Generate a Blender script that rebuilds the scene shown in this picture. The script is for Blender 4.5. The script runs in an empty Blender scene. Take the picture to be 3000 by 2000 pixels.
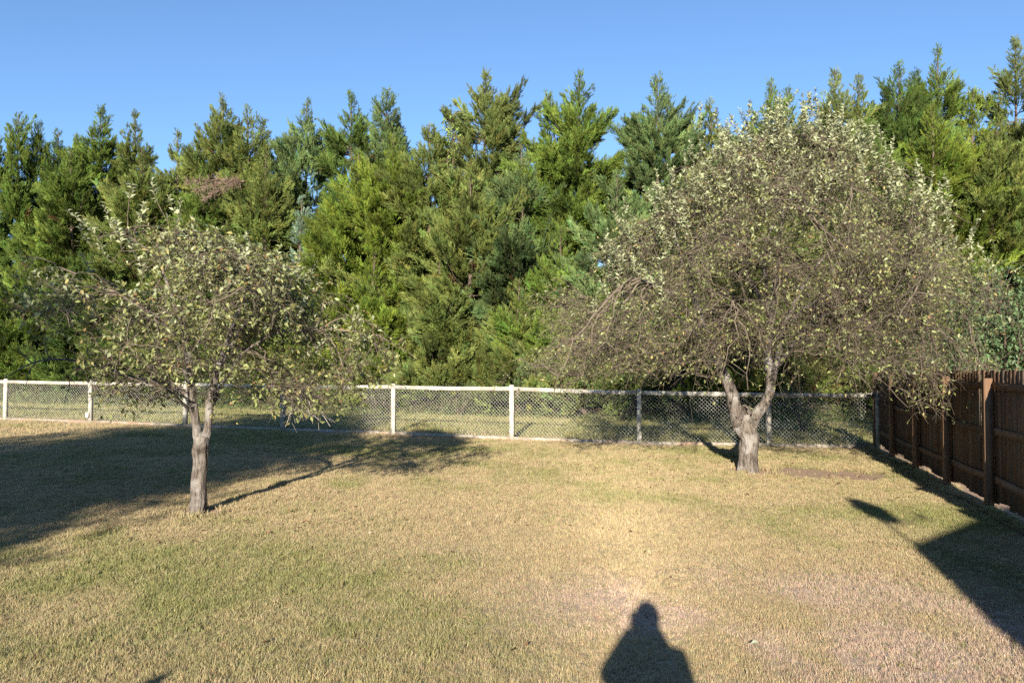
import bpy, math, random
import numpy as np
from mathutils import Vector, Matrix

# ------------------------------------------------------------------ camera, sky, sun, exposure
scene = bpy.context.scene
COL = scene.collection
R = math.radians
F_PX, CX, CY = 2432.0, 1500.0, 1000.0          # focal length and centre for the 3000 x 2000 photograph
PITCH = R(1.5)
CAM = np.array((0.0, 0.0, 1.75))
SUN_EL, SUN_AZ = R(16.4), R(8.63)              # light travels away from the camera and a little to the right

cam_data = bpy.data.cameras.new('camera')
cam_data.sensor_width = 36.0
cam_data.lens = 36.0 * F_PX / 3000.0
cam_data.clip_start = 0.05
cam_data.clip_end = 3000.0
cam = bpy.data.objects.new('camera', cam_data)
COL.objects.link(cam)
cam.location = CAM
cam.rotation_euler = (R(90) + PITCH, 0, 0)
scene.camera = cam

world = bpy.data.worlds.new('World')
scene.world = world
world.use_nodes = True
wn = world.node_tree
for n in list(wn.nodes):
    wn.nodes.remove(n)
sky = wn.nodes.new('ShaderNodeTexSky')
sky.sky_type = 'NISHITA'
sky.sun_disc = False
sky.sun_elevation = SUN_EL
sky.sun_rotation = R(180) + SUN_AZ
sky.altitude = 1500
sky.air_density = 1.0
sky.dust_density = 0.0
sky.ozone_density = 4.0
bg = wn.nodes.new('ShaderNodeBackground')
bg.inputs['Strength'].default_value = 0.079
wo = wn.nodes.new('ShaderNodeOutputWorld')
wn.links.new(sky.outputs[0], bg.inputs['Color'])
wn.links.new(bg.outputs[0], wo.inputs['Surface'])

sun_dir = Vector((math.sin(SUN_AZ) * math.cos(SUN_EL), math.cos(SUN_AZ) * math.cos(SUN_EL), -math.sin(SUN_EL)))
sun_data = bpy.data.lights.new('sun', 'SUN')
sun_data.energy = 5.0
sun_data.angle = R(0.53)
sun_data.color = (1.0, 0.90, 0.74)
sun = bpy.data.objects.new('sun', sun_data)
COL.objects.link(sun)
sun.rotation_euler = sun_dir.to_track_quat('-Z', 'Y').to_euler()
sun.location = (-3, -20, 12)

scene.view_settings.view_transform = 'Standard'
scene.view_settings.look = 'None'
scene.view_settings.exposure = 1.42
scene.view_settings.gamma = 1.0
scene.view_settings.use_curve_mapping = False
scene.render.engine = 'CYCLES'
scene.cycles.max_bounces = 5
scene.cycles.diffuse_bounces = 3
scene.cycles.glossy_bounces = 2
scene.cycles.transmission_bounces = 3
scene.cycles.transparent_max_bounces = 4
scene.cycles.caustics_reflective = False
scene.cycles.caustics_refractive = False
scene.cycles.use_denoising = False

# ------------------------------------------------------------------ helpers
rng = np.random.default_rng(11)
SX, SY = math.sin(SUN_AZ), math.cos(SUN_AZ)


def at(px, py, depth):
    """point at that depth (metres along y) behind a pixel of the 3000 x 2000 photograph"""
    u, v = (px - CX) / F_PX, (CY - py) / F_PX
    c, s = math.cos(PITCH), math.sin(PITCH)
    d = np.array((u, c - v * s, v * c + s))
    return CAM + d * (depth / d[1])


def hash2(ix, iy, seed):
    h = (ix.astype(np.int64) * 374761393 + iy.astype(np.int64) * 668265263 + seed * 974711) & 0x7fffffff
    h = ((h ^ (h >> 13)) * 1274126177) & 0x7fffffff
    h = h ^ (h >> 16)
    return (h & 0xffff) / 65535.0


def vnoise(x, y, seed=0):
    x, y = np.asarray(x, float), np.asarray(y, float)
    ix, iy = np.floor(x), np.floor(y)
    fx, fy = x - ix, y - iy
    fx, fy = fx * fx * (3 - 2 * fx), fy * fy * (3 - 2 * fy)
    a = hash2(ix, iy, seed) * (1 - fx) + hash2(ix + 1, iy, seed) * fx
    b = hash2(ix, iy + 1, seed) * (1 - fx) + hash2(ix + 1, iy + 1, seed) * fx
    return a * (1 - fy) + b * fy


def fbm(x, y, seed=0, octaves=4):
    t, amp, tot = 0, 0.5, 0
    for o in range(octaves):
        t = t + amp * vnoise(np.asarray(x) * 2 ** o + 13.7 * o, np.asarray(y) * 2 ** o - 7.1 * o, seed + o)
        tot += amp
        amp *= 0.5
    return t / tot


FENCE = np.array([(-20.2, 25.3), (-17.35, 24.6), (-14.5, 23.8), (-11.65, 23.0), (-8.65, 22.0), (-5.75, 20.9), (-2.87, 20.15),
                  (0.0, 18.95), (2.77, 18.1), (5.51, 17.85), (7.8, 17.72)])


def fence_y(x):
    return np.interp(x, FENCE[:, 0], FENCE[:, 1])


def ground(x, y):
    """height of the ground: nearly level, a little higher to the left and beyond the wire fence"""
    x, y = np.asarray(x, float), np.asarray(y, float)
    z = -0.008 * np.clip(x, -45, 45)
    z = z + 0.012 * np.clip(y - fence_y(x) - 0.5, 0, 12)
    return z


def make_mesh(name, verts, faces, colors=None, smooth=False):
    verts = np.asarray(verts, np.float32).reshape(-1, 3)
    faces = np.asarray(faces, np.int32)
    k = faces.shape[1]
    me = bpy.data.meshes.new(name)
    me.vertices.add(len(verts))
    me.vertices.foreach_set('co', verts.ravel())
    me.loops.add(faces.size)
    me.loops.foreach_set('vertex_index', faces.ravel())
    me.polygons.add(len(faces))
    me.polygons.foreach_set('loop_start', np.arange(0, faces.size, k, dtype=np.int32))
    if smooth:
        me.polygons.foreach_set('use_smooth', np.ones(len(faces), bool))
    if colors is not None:
        at_ = me.color_attributes.new('tint', 'FLOAT_COLOR', 'POINT')
        c4 = np.ones((len(verts), 4), np.float32)
        c4[:, :3] = colors
        at_.data.foreach_set('color', c4.ravel())
    me.update(calc_edges=True)
    return me


def link(name, mesh, mat=None, parent=None, **props):
    o = bpy.data.objects.new(name, mesh)
    COL.objects.link(o)
    if mat is not None and mesh is not None and not mesh.materials:
        mesh.materials.append(mat)
    if parent is not None:
        o.parent = parent
    for k, v in props.items():
        o[k] = v
    return o


def thing(name, label, cat, loc=(0, 0, 0), group=None):
    o = bpy.data.objects.new(name, None)
    o.empty_display_size = 0.2
    COL.objects.link(o)
    o.location = loc
    o['label'] = label
    o['category'] = cat
    if group:
        o['group'] = group
    return o


BOXF = np.array([(0, 3, 2, 1), (4, 5, 6, 7), (0, 1, 5, 4), (1, 2, 6, 5), (2, 3, 7, 6), (3, 0, 4, 7)])


def box(sx, sy, sz, base=True, taper=1.0):
    """verts, faces of a box centred in x and y; z from 0 (base) or centred"""
    x, y = sx / 2, sy / 2
    z0, z1 = (0, sz) if base else (-sz / 2, sz / 2)
    t = taper
    v = np.array([(-x, -y, z0), (x, -y, z0), (x, y, z0), (-x, y, z0), (-x * t, -y * t, z1), (x * t, -y * t, z1), (x * t, y * t, z1), (-x * t, y * t, z1)])
    return v, BOXF


def bar(a, b, w, h, segs=1, sag=0.0, jit=0.0, r=None):
    """a board from a to b: w across (horizontal), h tall; may sag or wander"""
    a, b = np.asarray(a, float), np.asarray(b, float)
    d = (b - a) / np.linalg.norm(b - a)
    side = np.cross(d, (0, 0, 1.0))
    side /= np.linalg.norm(side)
    up = np.cross(side, d)
    t = np.linspace(0, 1, segs + 1)
    c = a + (b - a) * t[:, None]
    c[:, 2] -= sag * 4 * t * (1 - t)
    if jit and r is not None:
        c += r.normal(0, jit, c.shape)
    v = []
    for p in c:
        for s, u in ((-1, -1), (1, -1), (1, 1), (-1, 1)):
            v.append(p + side * s * w / 2 + up * u * h / 2)
    f = [(0, 1, 2, 3)]
    for i in range(segs):
        for k in range(4):
            f.append((4 * i + k, 4 * i + 4 + k, 4 * i + 4 + (k + 1) % 4, 4 * i + (k + 1) % 4))
    n = 4 * segs
    f.append((n + 3, n + 2, n + 1, n))
    return np.array(v), np.array(f)


def joinm(parts):
    V, Fs, n = [], [], 0
    for v, f in parts:
        V.append(v)
        Fs.append(np.asarray(f) + n)
        n += len(v)
    return np.concatenate(V), np.concatenate(Fs)


def unit(v):
    return v / np.maximum(np.linalg.norm(v, axis=-1, keepdims=True), 1e-9)


def tubes(P, rad, k=3, phase=None):
    """P (T,S,3) polylines, rad (T,S): triangles/quads of tapered tubes, all the same number of points"""
    P = np.asarray(P, float)
    T, S, _ = P.shape
    tan = np.empty_like(P)
    tan[:, 1:-1] = P[:, 2:] - P[:, :-2]
    tan[:, 0] = P[:, 1] - P[:, 0]
    tan[:, -1] = P[:, -1] - P[:, -2]
    tan = unit(tan)
    mean = unit(P[:, -1] - P[:, 0])
    ref = np.where(np.abs(mean[:, 2:3]) < 0.85, np.array([[0, 0, 1.0]]), np.array([[1.0, 0, 0]]))[:, None, :]
    u = unit(np.cross(tan, np.broadcast_to(ref, P.shape)))
    w = np.cross(tan, u)
    ang = np.arange(k) * 2 * math.pi / k
    ring = u[:, :, None, :] * np.cos(ang)[None, None, :, None] + w[:, :, None, :] * np.sin(ang)[None, None, :, None]
    V = P[:, :, None, :] + ring * np.asarray(rad)[:, :, None, None]
    idx = np.arange(T * S * k).reshape(T, S, k)
    a = idx[:, :-1, :]
    b = np.roll(idx, -1, axis=2)[:, :-1, :]
    c = np.roll(idx, -1, axis=2)[:, 1:, :]
    d = idx[:, 1:, :]
    Fq = np.stack([a, b, c, d], -1).reshape(-1, 4)
    return V.reshape(-1, 3), Fq


def catmull(pts, n):
    """smooth polyline through pts (M,4: x y z r) sampled at n points"""
    p = np.asarray(pts, float)
    p = np.vstack([2 * p[0] - p[1], p, 2 * p[-1] - p[-2]])
    m = len(p) - 3
    out = []
    for t in np.linspace(0, m - 1e-6, n):
        i = int(t)
        f = t - i
        p0, p1, p2, p3 = p[i:i + 4]
        out.append(0.5 * ((2 * p1) + (-p0 + p2) * f + (2 * p0 - 5 * p1 + 4 * p2 - p3) * f * f + (-p0 + 3 * p1 - 3 * p2 + p3) * f ** 3))
    return np.array(out)


def leaves(pos, axis, up, length, width, curl, col):
    """folded four-triangle leaves: pos base, axis direction, up face normal hint"""
    n = len(pos)
    ax = unit(axis)
    side = unit(np.cross(ax, up))
    nrm = np.cross(side, ax)
    L, W = length[:, None], width[:, None]
    c = curl[:, None]
    base = pos
    lft = pos + ax * L * 0.48 - side * W * 0.5 + nrm * W * 0.22
    rgt = pos + ax * L * 0.48 + side * W * 0.5 + nrm * W * 0.22
    mid = pos + ax * L * 0.55 - nrm * L * c * 0.15
    tip = pos + ax * L * (1 - 0.25 * np.abs(c)) - nrm * L * c * 0.62
    V = np.stack([base, lft, mid, rgt, tip], 1).reshape(-1, 3)
    o = (np.arange(n) * 5)[:, None]
    Fs = np.concatenate([o + np.array([[0, 2, 1]]), o + np.array([[0, 3, 2]]), o + np.array([[1, 2, 4]]), o + np.array([[2, 3, 4]])])
    return V, Fs, np.repeat(col, 5, axis=0)


# ------------------------------------------------------------------ materials
def mat_new(name):
    m = bpy.data.materials.new(name)
    m.use_nodes = True
    nt = m.node_tree
    for n in list(nt.nodes):
        nt.nodes.remove(n)
    out = nt.nodes.new('ShaderNodeOutputMaterial')
    return m, nt, out


def node(nt, kind, **kw):
    n = nt.nodes.new(kind)
    for k, v in kw.items():
        setattr(n, k, v)
    return n


def mat_leaf(name, translucent=0.3, rough=0.55, spec=0.25, attr_type='GEOMETRY'):
    m, nt, out = mat_new(name)
    a = node(nt, 'ShaderNodeAttribute', attribute_name='tint', attribute_type=attr_type)
    p = node(nt, 'ShaderNodeBsdfPrincipled')
    p.inputs['Roughness'].default_value = rough
    p.inputs['Specular IOR Level'].default_value = spec
    t = node(nt, 'ShaderNodeBsdfTranslucent')
    g = node(nt, 'ShaderNodeMix', data_type='RGBA', blend_type='MULTIPLY')
    g.inputs[0].default_value = 1.0
    g.inputs[7].default_value = (1.15, 1.2, 0.6, 1)
    mx = node(nt, 'ShaderNodeMixShader')
    mx.inputs[0].default_value = translucent
    nt.links.new(a.outputs['Color'], p.inputs['Base Color'])
    nt.links.new(a.outputs['Color'], g.inputs[6])
    nt.links.new(g.outputs[2], t.inputs['Color'])
    nt.links.new(p.outputs[0], mx.inputs[1])
    nt.links.new(t.outputs[0], mx.inputs[2])
    nt.links.new(mx.outputs[0], out.inputs['Surface'])
    return m


def mat_noise(name, c1, c2, scale=(1, 1, 1), nscale=8.0, detail=6, rough=0.85, bump=0.4, bump_dist=0.01, c3=None, c3_scale=2.0, spec=0.2,
              coords='Object', per_object=0.0, wave=False):
    """two colours mixed by stretched noise, a third in larger blotches, bump from the same noise"""
    m, nt, out = mat_new(name)
    tc = node(nt, 'ShaderNodeTexCoord')
    mp = node(nt, 'ShaderNodeMapping')
    mp.inputs['Scale'].default_value = scale
    src = tc.outputs[coords]
    oi = node(nt, 'ShaderNodeObjectInfo')
    add = node(nt, 'ShaderNodeVectorMath', operation='MULTIPLY_ADD')
    add.inputs[1].default_value = (1, 1, 1)
    sc = node(nt, 'ShaderNodeVectorMath', operation='SCALE')
    comb = node(nt, 'ShaderNodeCombineXYZ')
    for i in range(3):
        nt.links.new(oi.outputs['Random'], comb.inputs[i])
    nt.links.new(comb.outputs[0], sc.inputs[0])
    sc.inputs['Scale'].default_value = 37.0
    nt.links.new(src, add.inputs[0])
    nt.links.new(sc.outputs[0], add.inputs[2])
    nt.links.new(add.outputs[0], mp.inputs['Vector'])
    nz = node(nt, 'ShaderNodeTexNoise')
    nz.inputs['Scale'].default_value = nscale
    nz.inputs['Detail'].default_value = detail
    nz.inputs['Roughness'].default_value = 0.65
    nt.links.new(mp.outputs[0], nz.inputs['Vector'])
    rp = node(nt, 'ShaderNodeValToRGB')
    rp.color_ramp.elements[0].position = 0.36
    rp.color_ramp.elements[0].color = (*c1, 1)
    rp.color_ramp.elements[1].position = 0.64
    rp.color_ramp.elements[1].color = (*c2, 1)
    nt.links.new(nz.outputs['Fac'], rp.inputs[0])
    colour = rp.outputs[0]
    if c3 is not None:
        n2 = node(nt, 'ShaderNodeTexNoise')
        n2.inputs['Scale'].default_value = c3_scale
        n2.inputs['Detail'].default_value = 4
        nt.links.new(add.outputs[0], n2.inputs['Vector'])
        r2 = node(nt, 'ShaderNodeValToRGB')
        r2.color_ramp.elements[0].position = 0.48
        r2.color_ramp.elements[1].position = 0.66
        nt.links.new(n2.outputs['Fac'], r2.inputs[0])
        mx = node(nt, 'ShaderNodeMix', data_type='RGBA')
        nt.links.new(r2.outputs[0], mx.inputs[0])
        nt.links.new(colour, mx.inputs[6])
        mx.inputs[7].default_value = (*c3, 1)
        colour = mx.outputs[2]
    if per_object:
        hs = node(nt, 'ShaderNodeHueSaturation')
        mr = node(nt, 'ShaderNodeMapRange')
        mr.inputs['To Min'].default_value = 1 - per_object
        mr.inputs['To Max'].default_value = 1 + per_object
        nt.links.new(oi.outputs['Random'], mr.inputs['Value'])
        nt.links.new(mr.outputs[0], hs.inputs['Value'])
        nt.links.new(colour, hs.inputs['Color'])
        colour = hs.outputs[0]
    p = node(nt, 'ShaderNodeBsdfPrincipled')
    p.inputs['Roughness'].default_value = rough
    p.inputs['Specular IOR Level'].default_value = spec
    nt.links.new(colour, p.inputs['Base Color'])
    if bump:
        b = node(nt, 'ShaderNodeBump')
        b.inputs['Strength'].default_value = bump
        b.inputs['Distance'].default_value = bump_dist
        nt.links.new(nz.outputs['Fac'], b.inputs['Height'])
        nt.links.new(b.outputs[0], p.inputs['Normal'])
    nt.links.new(p.outputs[0], out.inputs['Surface'])
    return m


def mat_ground():
    m, nt, out = mat_new('lawn_ground')
    a = node(nt, 'ShaderNodeAttribute', attribute_name='tint')
    tc = node(nt, 'ShaderNodeTexCoord')
    nz = node(nt, 'ShaderNodeTexNoise')
    nz.inputs['Scale'].default_value = 28
    nz.inputs['Detail'].default_value = 8
    nz.inputs['Roughness'].default_value = 0.7
    nt.links.new(tc.outputs['Object'], nz.inputs['Vector'])
    mr = node(nt, 'ShaderNodeMapRange')
    mr.inputs['From Min'].default_value = 0.3
    mr.inputs['From Max'].default_value = 0.7
    mr.inputs['To Min'].default_value = 0.68
    mr.inputs['To Max'].default_value = 1.3
    nt.links.new(nz.outputs['Fac'], mr.inputs['Value'])
    hs = node(nt, 'ShaderNodeVectorMath', operation='SCALE')
    nt.links.new(a.outputs['Color'], hs.inputs[0])
    nt.links.new(mr.outputs[0], hs.inputs['Scale'])
    p = node(nt, 'ShaderNodeBsdfPrincipled')
    p.inputs['Roughness'].default_value = 0.95
    p.inputs['Specular IOR Level'].default_value = 0.1
    nt.links.new(hs.outputs[0], p.inputs['Base Color'])
    b = node(nt, 'ShaderNodeBump')
    b.inputs['Strength'].default_value = 0.8
    b.inputs['Distance'].default_value = 0.025
    nt.links.new(nz.outputs['Fac'], b.inputs['Height'])
    nt.links.new(b.outputs[0], p.inputs['Normal'])
    nt.links.new(p.outputs[0], out.inputs['Surface'])
    return m


def mat_grass():
    """blade colour from the tuft's own tint, varied from tuft to tuft and paler at the tips"""
    m, nt, out = mat_new('grass_blades')
    a = node(nt, 'ShaderNodeAttribute', attribute_name='tint', attribute_type='INSTANCER')
    oi = node(nt, 'ShaderNodeObjectInfo')
    bl = node(nt, 'ShaderNodeAttribute', attribute_name='blade', attribute_type='GEOMETRY')
    mul = node(nt, 'ShaderNodeMix', data_type='RGBA', blend_type='MULTIPLY')
    mul.inputs[0].default_value = 1.0
    nt.links.new(a.outputs['Color'], mul.inputs[6])
    nt.links.new(bl.outputs['Color'], mul.inputs[7])
    p = node(nt, 'ShaderNodeBsdfPrincipled')
    p.inputs['Roughness'].default_value = 0.6
    p.inputs['Specular IOR Level'].default_value = 0.2
    t = node(nt, 'ShaderNodeBsdfTranslucent')
    mx = node(nt, 'ShaderNodeMixShader')
    mx.inputs[0].default_value = 0.25
    nt.links.new(mul.outputs[2], p.inputs['Base Color'])
    nt.links.new(mul.outputs[2], t.inputs['Color'])
    nt.links.new(p.outputs[0], mx.inputs[1])
    nt.links.new(t.outputs[0], mx.inputs[2])
    nt.links.new(mx.outputs[0], out.inputs['Surface'])
    return m


def mat_spray():
    m, nt, out = mat_new('cedar_spray')
    a = node(nt, 'ShaderNodeAttribute', attribute_name='tint', attribute_type='INSTANCER')
    bl = node(nt, 'ShaderNodeAttribute', attribute_name='blade', attribute_type='GEOMETRY')
    mul = node(nt, 'ShaderNodeMix', data_type='RGBA', blend_type='MULTIPLY')
    mul.inputs[0].default_value = 1.0
    nt.links.new(a.outputs['Color'], mul.inputs[6])
    nt.links.new(bl.outputs['Color'], mul.inputs[7])
    p = node(nt, 'ShaderNodeBsdfPrincipled')
    p.inputs['Roughness'].default_value = 0.65
    p.inputs['Specular IOR Level'].default_value = 0.2
    t = node(nt, 'ShaderNodeBsdfTranslucent')
    mx = node(nt, 'ShaderNodeMixShader')
    mx.inputs[0].default_value = 0.09
    nt.links.new(mul.outputs[2], p.inputs['Base Color'])
    nt.links.new(mul.outputs[2], t.inputs['Color'])
    nt.links.new(p.outputs[0], mx.inputs[1])
    nt.links.new(t.outputs[0], mx.inputs[2])
    nt.links.new(mx.outputs[0], out.inputs['Surface'])
    return m


M = {
    'spray': mat_spray(),
    'ground': mat_ground(),
    'grass': mat_grass(),
    'cedar': mat_leaf('cedar_foliage', 0.22, 0.6, 0.2),
    'leaf': mat_leaf('apple_leaf', 0.28, 0.5, 0.3),
    'weed': mat_leaf('weed_leaf', 0.3, 0.6, 0.2),
    'bark': mat_noise('apple_bark', (0.05, 0.04, 0.033), (0.20, 0.17, 0.147), (1, 1, 0.28), 30, 8, 0.95, 1.0, 0.05, c3=(0.28, 0.26, 0.24), c3_scale=4.5),
    'twig': mat_noise('apple_twig', (0.085, 0.066, 0.050), (0.165, 0.135, 0.104), (1, 1, 1), 9, 4, 0.8, 0.0),
    'deadtwig': mat_noise('dead_twig', (0.22, 0.19, 0.165), (0.40, 0.36, 0.32), (1, 1, 1), 9, 4, 0.8, 0.0),
    'deadlimb': mat_noise('dead_cedar_limb', (0.15, 0.10, 0.075), (0.26, 0.19, 0.15), (1, 1, 1), 9, 4, 0.9, 0.0),
    'cedarbark': mat_noise('cedar_bark', (0.06, 0.043, 0.033), (0.16, 0.12, 0.095), (1, 1, 0.15), 14, 6, 0.95, 0.6, 0.02),
    'greywood': mat_noise('weathered_wood', (0.27, 0.255, 0.22), (0.47, 0.455, 0.405), (1, 1, 1), 9, 8, 0.9, 0.4, 0.004, c3=(0.27, 0.24, 0.20), c3_scale=2.4, per_object=0.12),
    'soiledwood': mat_noise('soil_stained_wood', (0.19, 0.165, 0.135), (0.34, 0.31, 0.265), (1, 1, 1), 9, 8, 0.9, 0.4, 0.004, c3=(0.24, 0.165, 0.12), c3_scale=1.7, per_object=0.15),
    'picket': mat_noise('cedar_picket', (0.085, 0.050, 0.031), (0.155, 0.093, 0.058), (6, 6, 0.35), 5, 7, 0.85, 0.4, 0.004, c3=(0.115, 0.09, 0.07), c3_scale=1.6, per_object=0.34),
    'fencepost': mat_noise('fence_post_wood', (0.13, 0.078, 0.047), (0.24, 0.145, 0.088), (6, 6, 0.35), 5, 7, 0.85, 0.4, 0.004, per_object=0.12),
    'wire': mat_noise('galvanised_wire', (0.42, 0.42, 0.40), (0.62, 0.62, 0.60), (1, 1, 1), 20, 3, 0.55, 0.0, spec=0.5),
    'rubber': mat_noise('black_rubber', (0.012, 0.012, 0.013), (0.03, 0.03, 0.03), (1, 1, 1), 20, 3, 0.45, 0.0, spec=0.4),
    'white': mat_noise('white_plastic', (0.70, 0.70, 0.68), (0.80, 0.80, 0.78), (1, 1, 1), 6, 3, 0.5, 0.0, spec=0.4),
    'siding': mat_noise('painted_siding', (0.55, 0.52, 0.45), (0.62, 0.59, 0.52), (1, 1, 8), 5, 4, 0.7, 0.1),
    'shingle': mat_noise('shingle', (0.07, 0.062, 0.055), (0.15, 0.13, 0.115), (1, 1, 1), 14, 6, 0.95, 0.5),
    'cloth': mat_noise('dark_cloth', (0.03, 0.035, 0.05), (0.06, 0.065, 0.085), (1, 1, 1), 20, 5, 0.9, 0.2),
    'skin': mat_noise('skin', (0.42, 0.25, 0.18), (0.52, 0.33, 0.25), (1, 1, 1), 6, 4, 0.6, 0.0),
    'hair': mat_noise('hair', (0.035, 0.022, 0.014), (0.07, 0.045, 0.03), (8, 8, 1), 12, 4, 0.6, 0.2),
}

# ------------------------------------------------------------------ ground
gx = np.concatenate([[-900, -400, -200, -110, -70, -50, -40, -34, -29], np.arange(-26, 14.01, 0.16), [15, 17, 20, 25, 32, 45, 70, 110, 200, 400, 900]])
gy = np.concatenate([[-500, -150, -60, -30, -16, -8, -3, 0, 1.5, 2.5, 3.2], np.arange(3.8, 33, 0.16), [34, 36, 39, 43, 50, 60, 80, 120, 200, 400, 900, 1800]])

APPLE_L = np.array((-3.62, 9.56))
APPLE_R = np.array((3.84, 13.6))
PF_DIR = np.array((0.238, 0.971))              # privacy fence direction on the ground


def pf(d):
    """privacy fence line: ground point at depth d"""
    return np.array((6.05 + (d - 10.4) * 0.245, d))


def gauss(x, y, cx, cy, sx, sy, rot=0.0):
    c, s = math.cos(rot), math.sin(rot)
    dx, dy = x - cx, y - cy
    a, b = dx * c + dy * s, -dx * s + dy * c
    return np.exp(-0.5 * ((a / sx) ** 2 + (b / sy) ** 2))


def lawn_fields(x, y):
    """green, dead (pinkish dry) and bare-soil factors of the lawn at ground points"""
    n1 = fbm(x * 0.55, y * 0.42, 3, 4)
    n2 = fbm(x * 1.7, y * 1.2, 9, 4)
    n3 = fbm(x * 4.5, y * 3.5, 21, 3)
    beyond = np.clip((y - fence_y(x) - 0.2) / 0.5, 0, 1)
    green = np.clip((n1 - 0.50) * 1.9 + (n2 - 0.5) * 1.5 + (n3 - 0.5) * 0.8 + 0.10, 0, 1)
    green += 0.45 * gauss(x, y, -2.1, 5.4, 1.1, 1.0) + 0.35 * gauss(x, y, -0.5, 4.9, 0.9, 0.45) + 0.5 * gauss(x, y, -0.55, 7.35, 0.38, 0.35)
    green += 0.35 * gauss(x, y, 1.2, 11.0, 0.7, 0.35) + 0.4 * gauss(x, y, -4.2, 7.3, 1.3, 0.8) + 0.3 * gauss(x, y, 1.0, 16.5, 3.5, 1.4)
    green += 0.3 * gauss(x, y, 5.0, 11.5, 1.2, 2.0) + 0.35 * gauss(x, y, -3.4, 9.1, 0.5, 0.3)
    green *= 1 - 0.65 * gauss(x, y, 0.9, 8.2, 1.5, 2.2)
    green = np.clip(green + 0.8 * beyond, 0, 1)
    dead = 1.6 * gauss(x, y, 2.3, 5.4, 1.1, 1.1, 0.3) + 0.6 * gauss(x, y, 0.75, 6.2, 0.5, 0.45) + 0.3 * gauss(x, y, -0.1, 7.9, 0.6, 0.5)
    dead = np.clip(dead * np.clip((n2 - 0.30) * 3.0, 0, 1) + np.clip((n3 - 0.72) * 3, 0, 1) * 0.5, 0, 1) * (1 - beyond)
    # bare soil: along both fences, round the apple trunks, a worn patch by the larger tree
    df = np.abs(y - fence_y(x))
    soil = np.clip(1.25 - df / 0.17 + (n3 - 0.5) * 1.4, 0, 1)
    dp = (x - (6.05 + (y - 10.4) * 0.245)) * 0.971
    soil = np.maximum(soil, np.clip(1.2 - np.abs(dp - 0.12) / 0.24 + (n3 - 0.5) * 1.2, 0, 1) * (y < 18.2))
    patch = gauss(x, y, 4.95, 13.5, 0.85, 0.5, -0.25) * 1.2 + gauss(x, y, 5.3, 13.0, 0.4, 0.35) * 0.5
    soil = np.maximum(soil, np.clip((patch + (n2 - 0.5) * 1.3 + (n3 - 0.5) * 1.3 - 0.5) * 2.0, 0, 0.85))
    for c, r_ in ((APPLE_L, 0.26), (APPLE_R, 0.42)):
        d = np.hypot(x - c[0] - 0.08, y - c[1])
        soil = np.maximum(soil, np.clip(1.5 - d / r_ + (n3 - 0.5) * 1.2, 0, 1))
    soil = np.maximum(soil, np.clip((n3 - 0.80) * 5, 0, 1) * np.clip((n2 - 0.5) * 4, 0, 1) * 0.8)
    return green, dead, soil, beyond


STRAW = np.array((0.405, 0.322, 0.188))
OLIVE = np.array((0.225, 0.23, 0.085))
DEAD = np.array((0.455, 0.35, 0.27))
SOIL = np.array((0.38, 0.265, 0.20))


def lawn_colour(green, dead, beyond):
    c = STRAW * (1 - green[:, None]) + OLIVE * green[:, None]
    c = c * (1 - dead[:, None]) + DEAD * dead[:, None]
    return c


def pale_streak(x, y):
    # lawn tint made a little paler along a narrow streak, varied by noise
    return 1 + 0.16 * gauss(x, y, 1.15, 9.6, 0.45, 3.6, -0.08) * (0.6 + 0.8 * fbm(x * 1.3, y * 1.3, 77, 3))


X, Y = np.meshgrid(gx, gy)
xf, yf = X.ravel(), Y.ravel()
g_, d_, s_, b_ = lawn_fields(xf, yf)
cz = lawn_colour(g_, d_, b_) * 0.88 * pale_streak(xf, yf)[:, None]
cz = cz * (1 - s_[:, None]) + SOIL * s_[:, None]
past = np.clip((yf - fence_y(xf) - 7.5) / 2.0, 0, 1)[:, None]     # leaf litter under the cedars
cz = cz * (1 - past) + np.array((0.10, 0.085, 0.055)) * past
zf = ground(xf, yf) + (fbm(xf * 0.9, yf * 0.9, 5, 4) - 0.5) * 0.05 * ((np.abs(xf) < 27) & (yf > 3) & (yf < 34))
nx_, ny_ = len(gx), len(gy)
idx = np.arange(nx_ * ny_).reshape(ny_, nx_)
quad = np.stack([idx[:-1, :-1], idx[:-1, 1:], idx[1:, 1:], idx[1:, :-1]], -1).reshape(-1, 4)
link('ground', make_mesh('ground', np.stack([xf, yf, zf], 1), quad, cz, True), M['ground'], kind='structure')


def ground_fine(x, y):
    return ground(x, y) + (fbm(np.asarray(x) * 0.9, np.asarray(y) * 0.9, 5, 4) - 0.5) * 0.05


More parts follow.
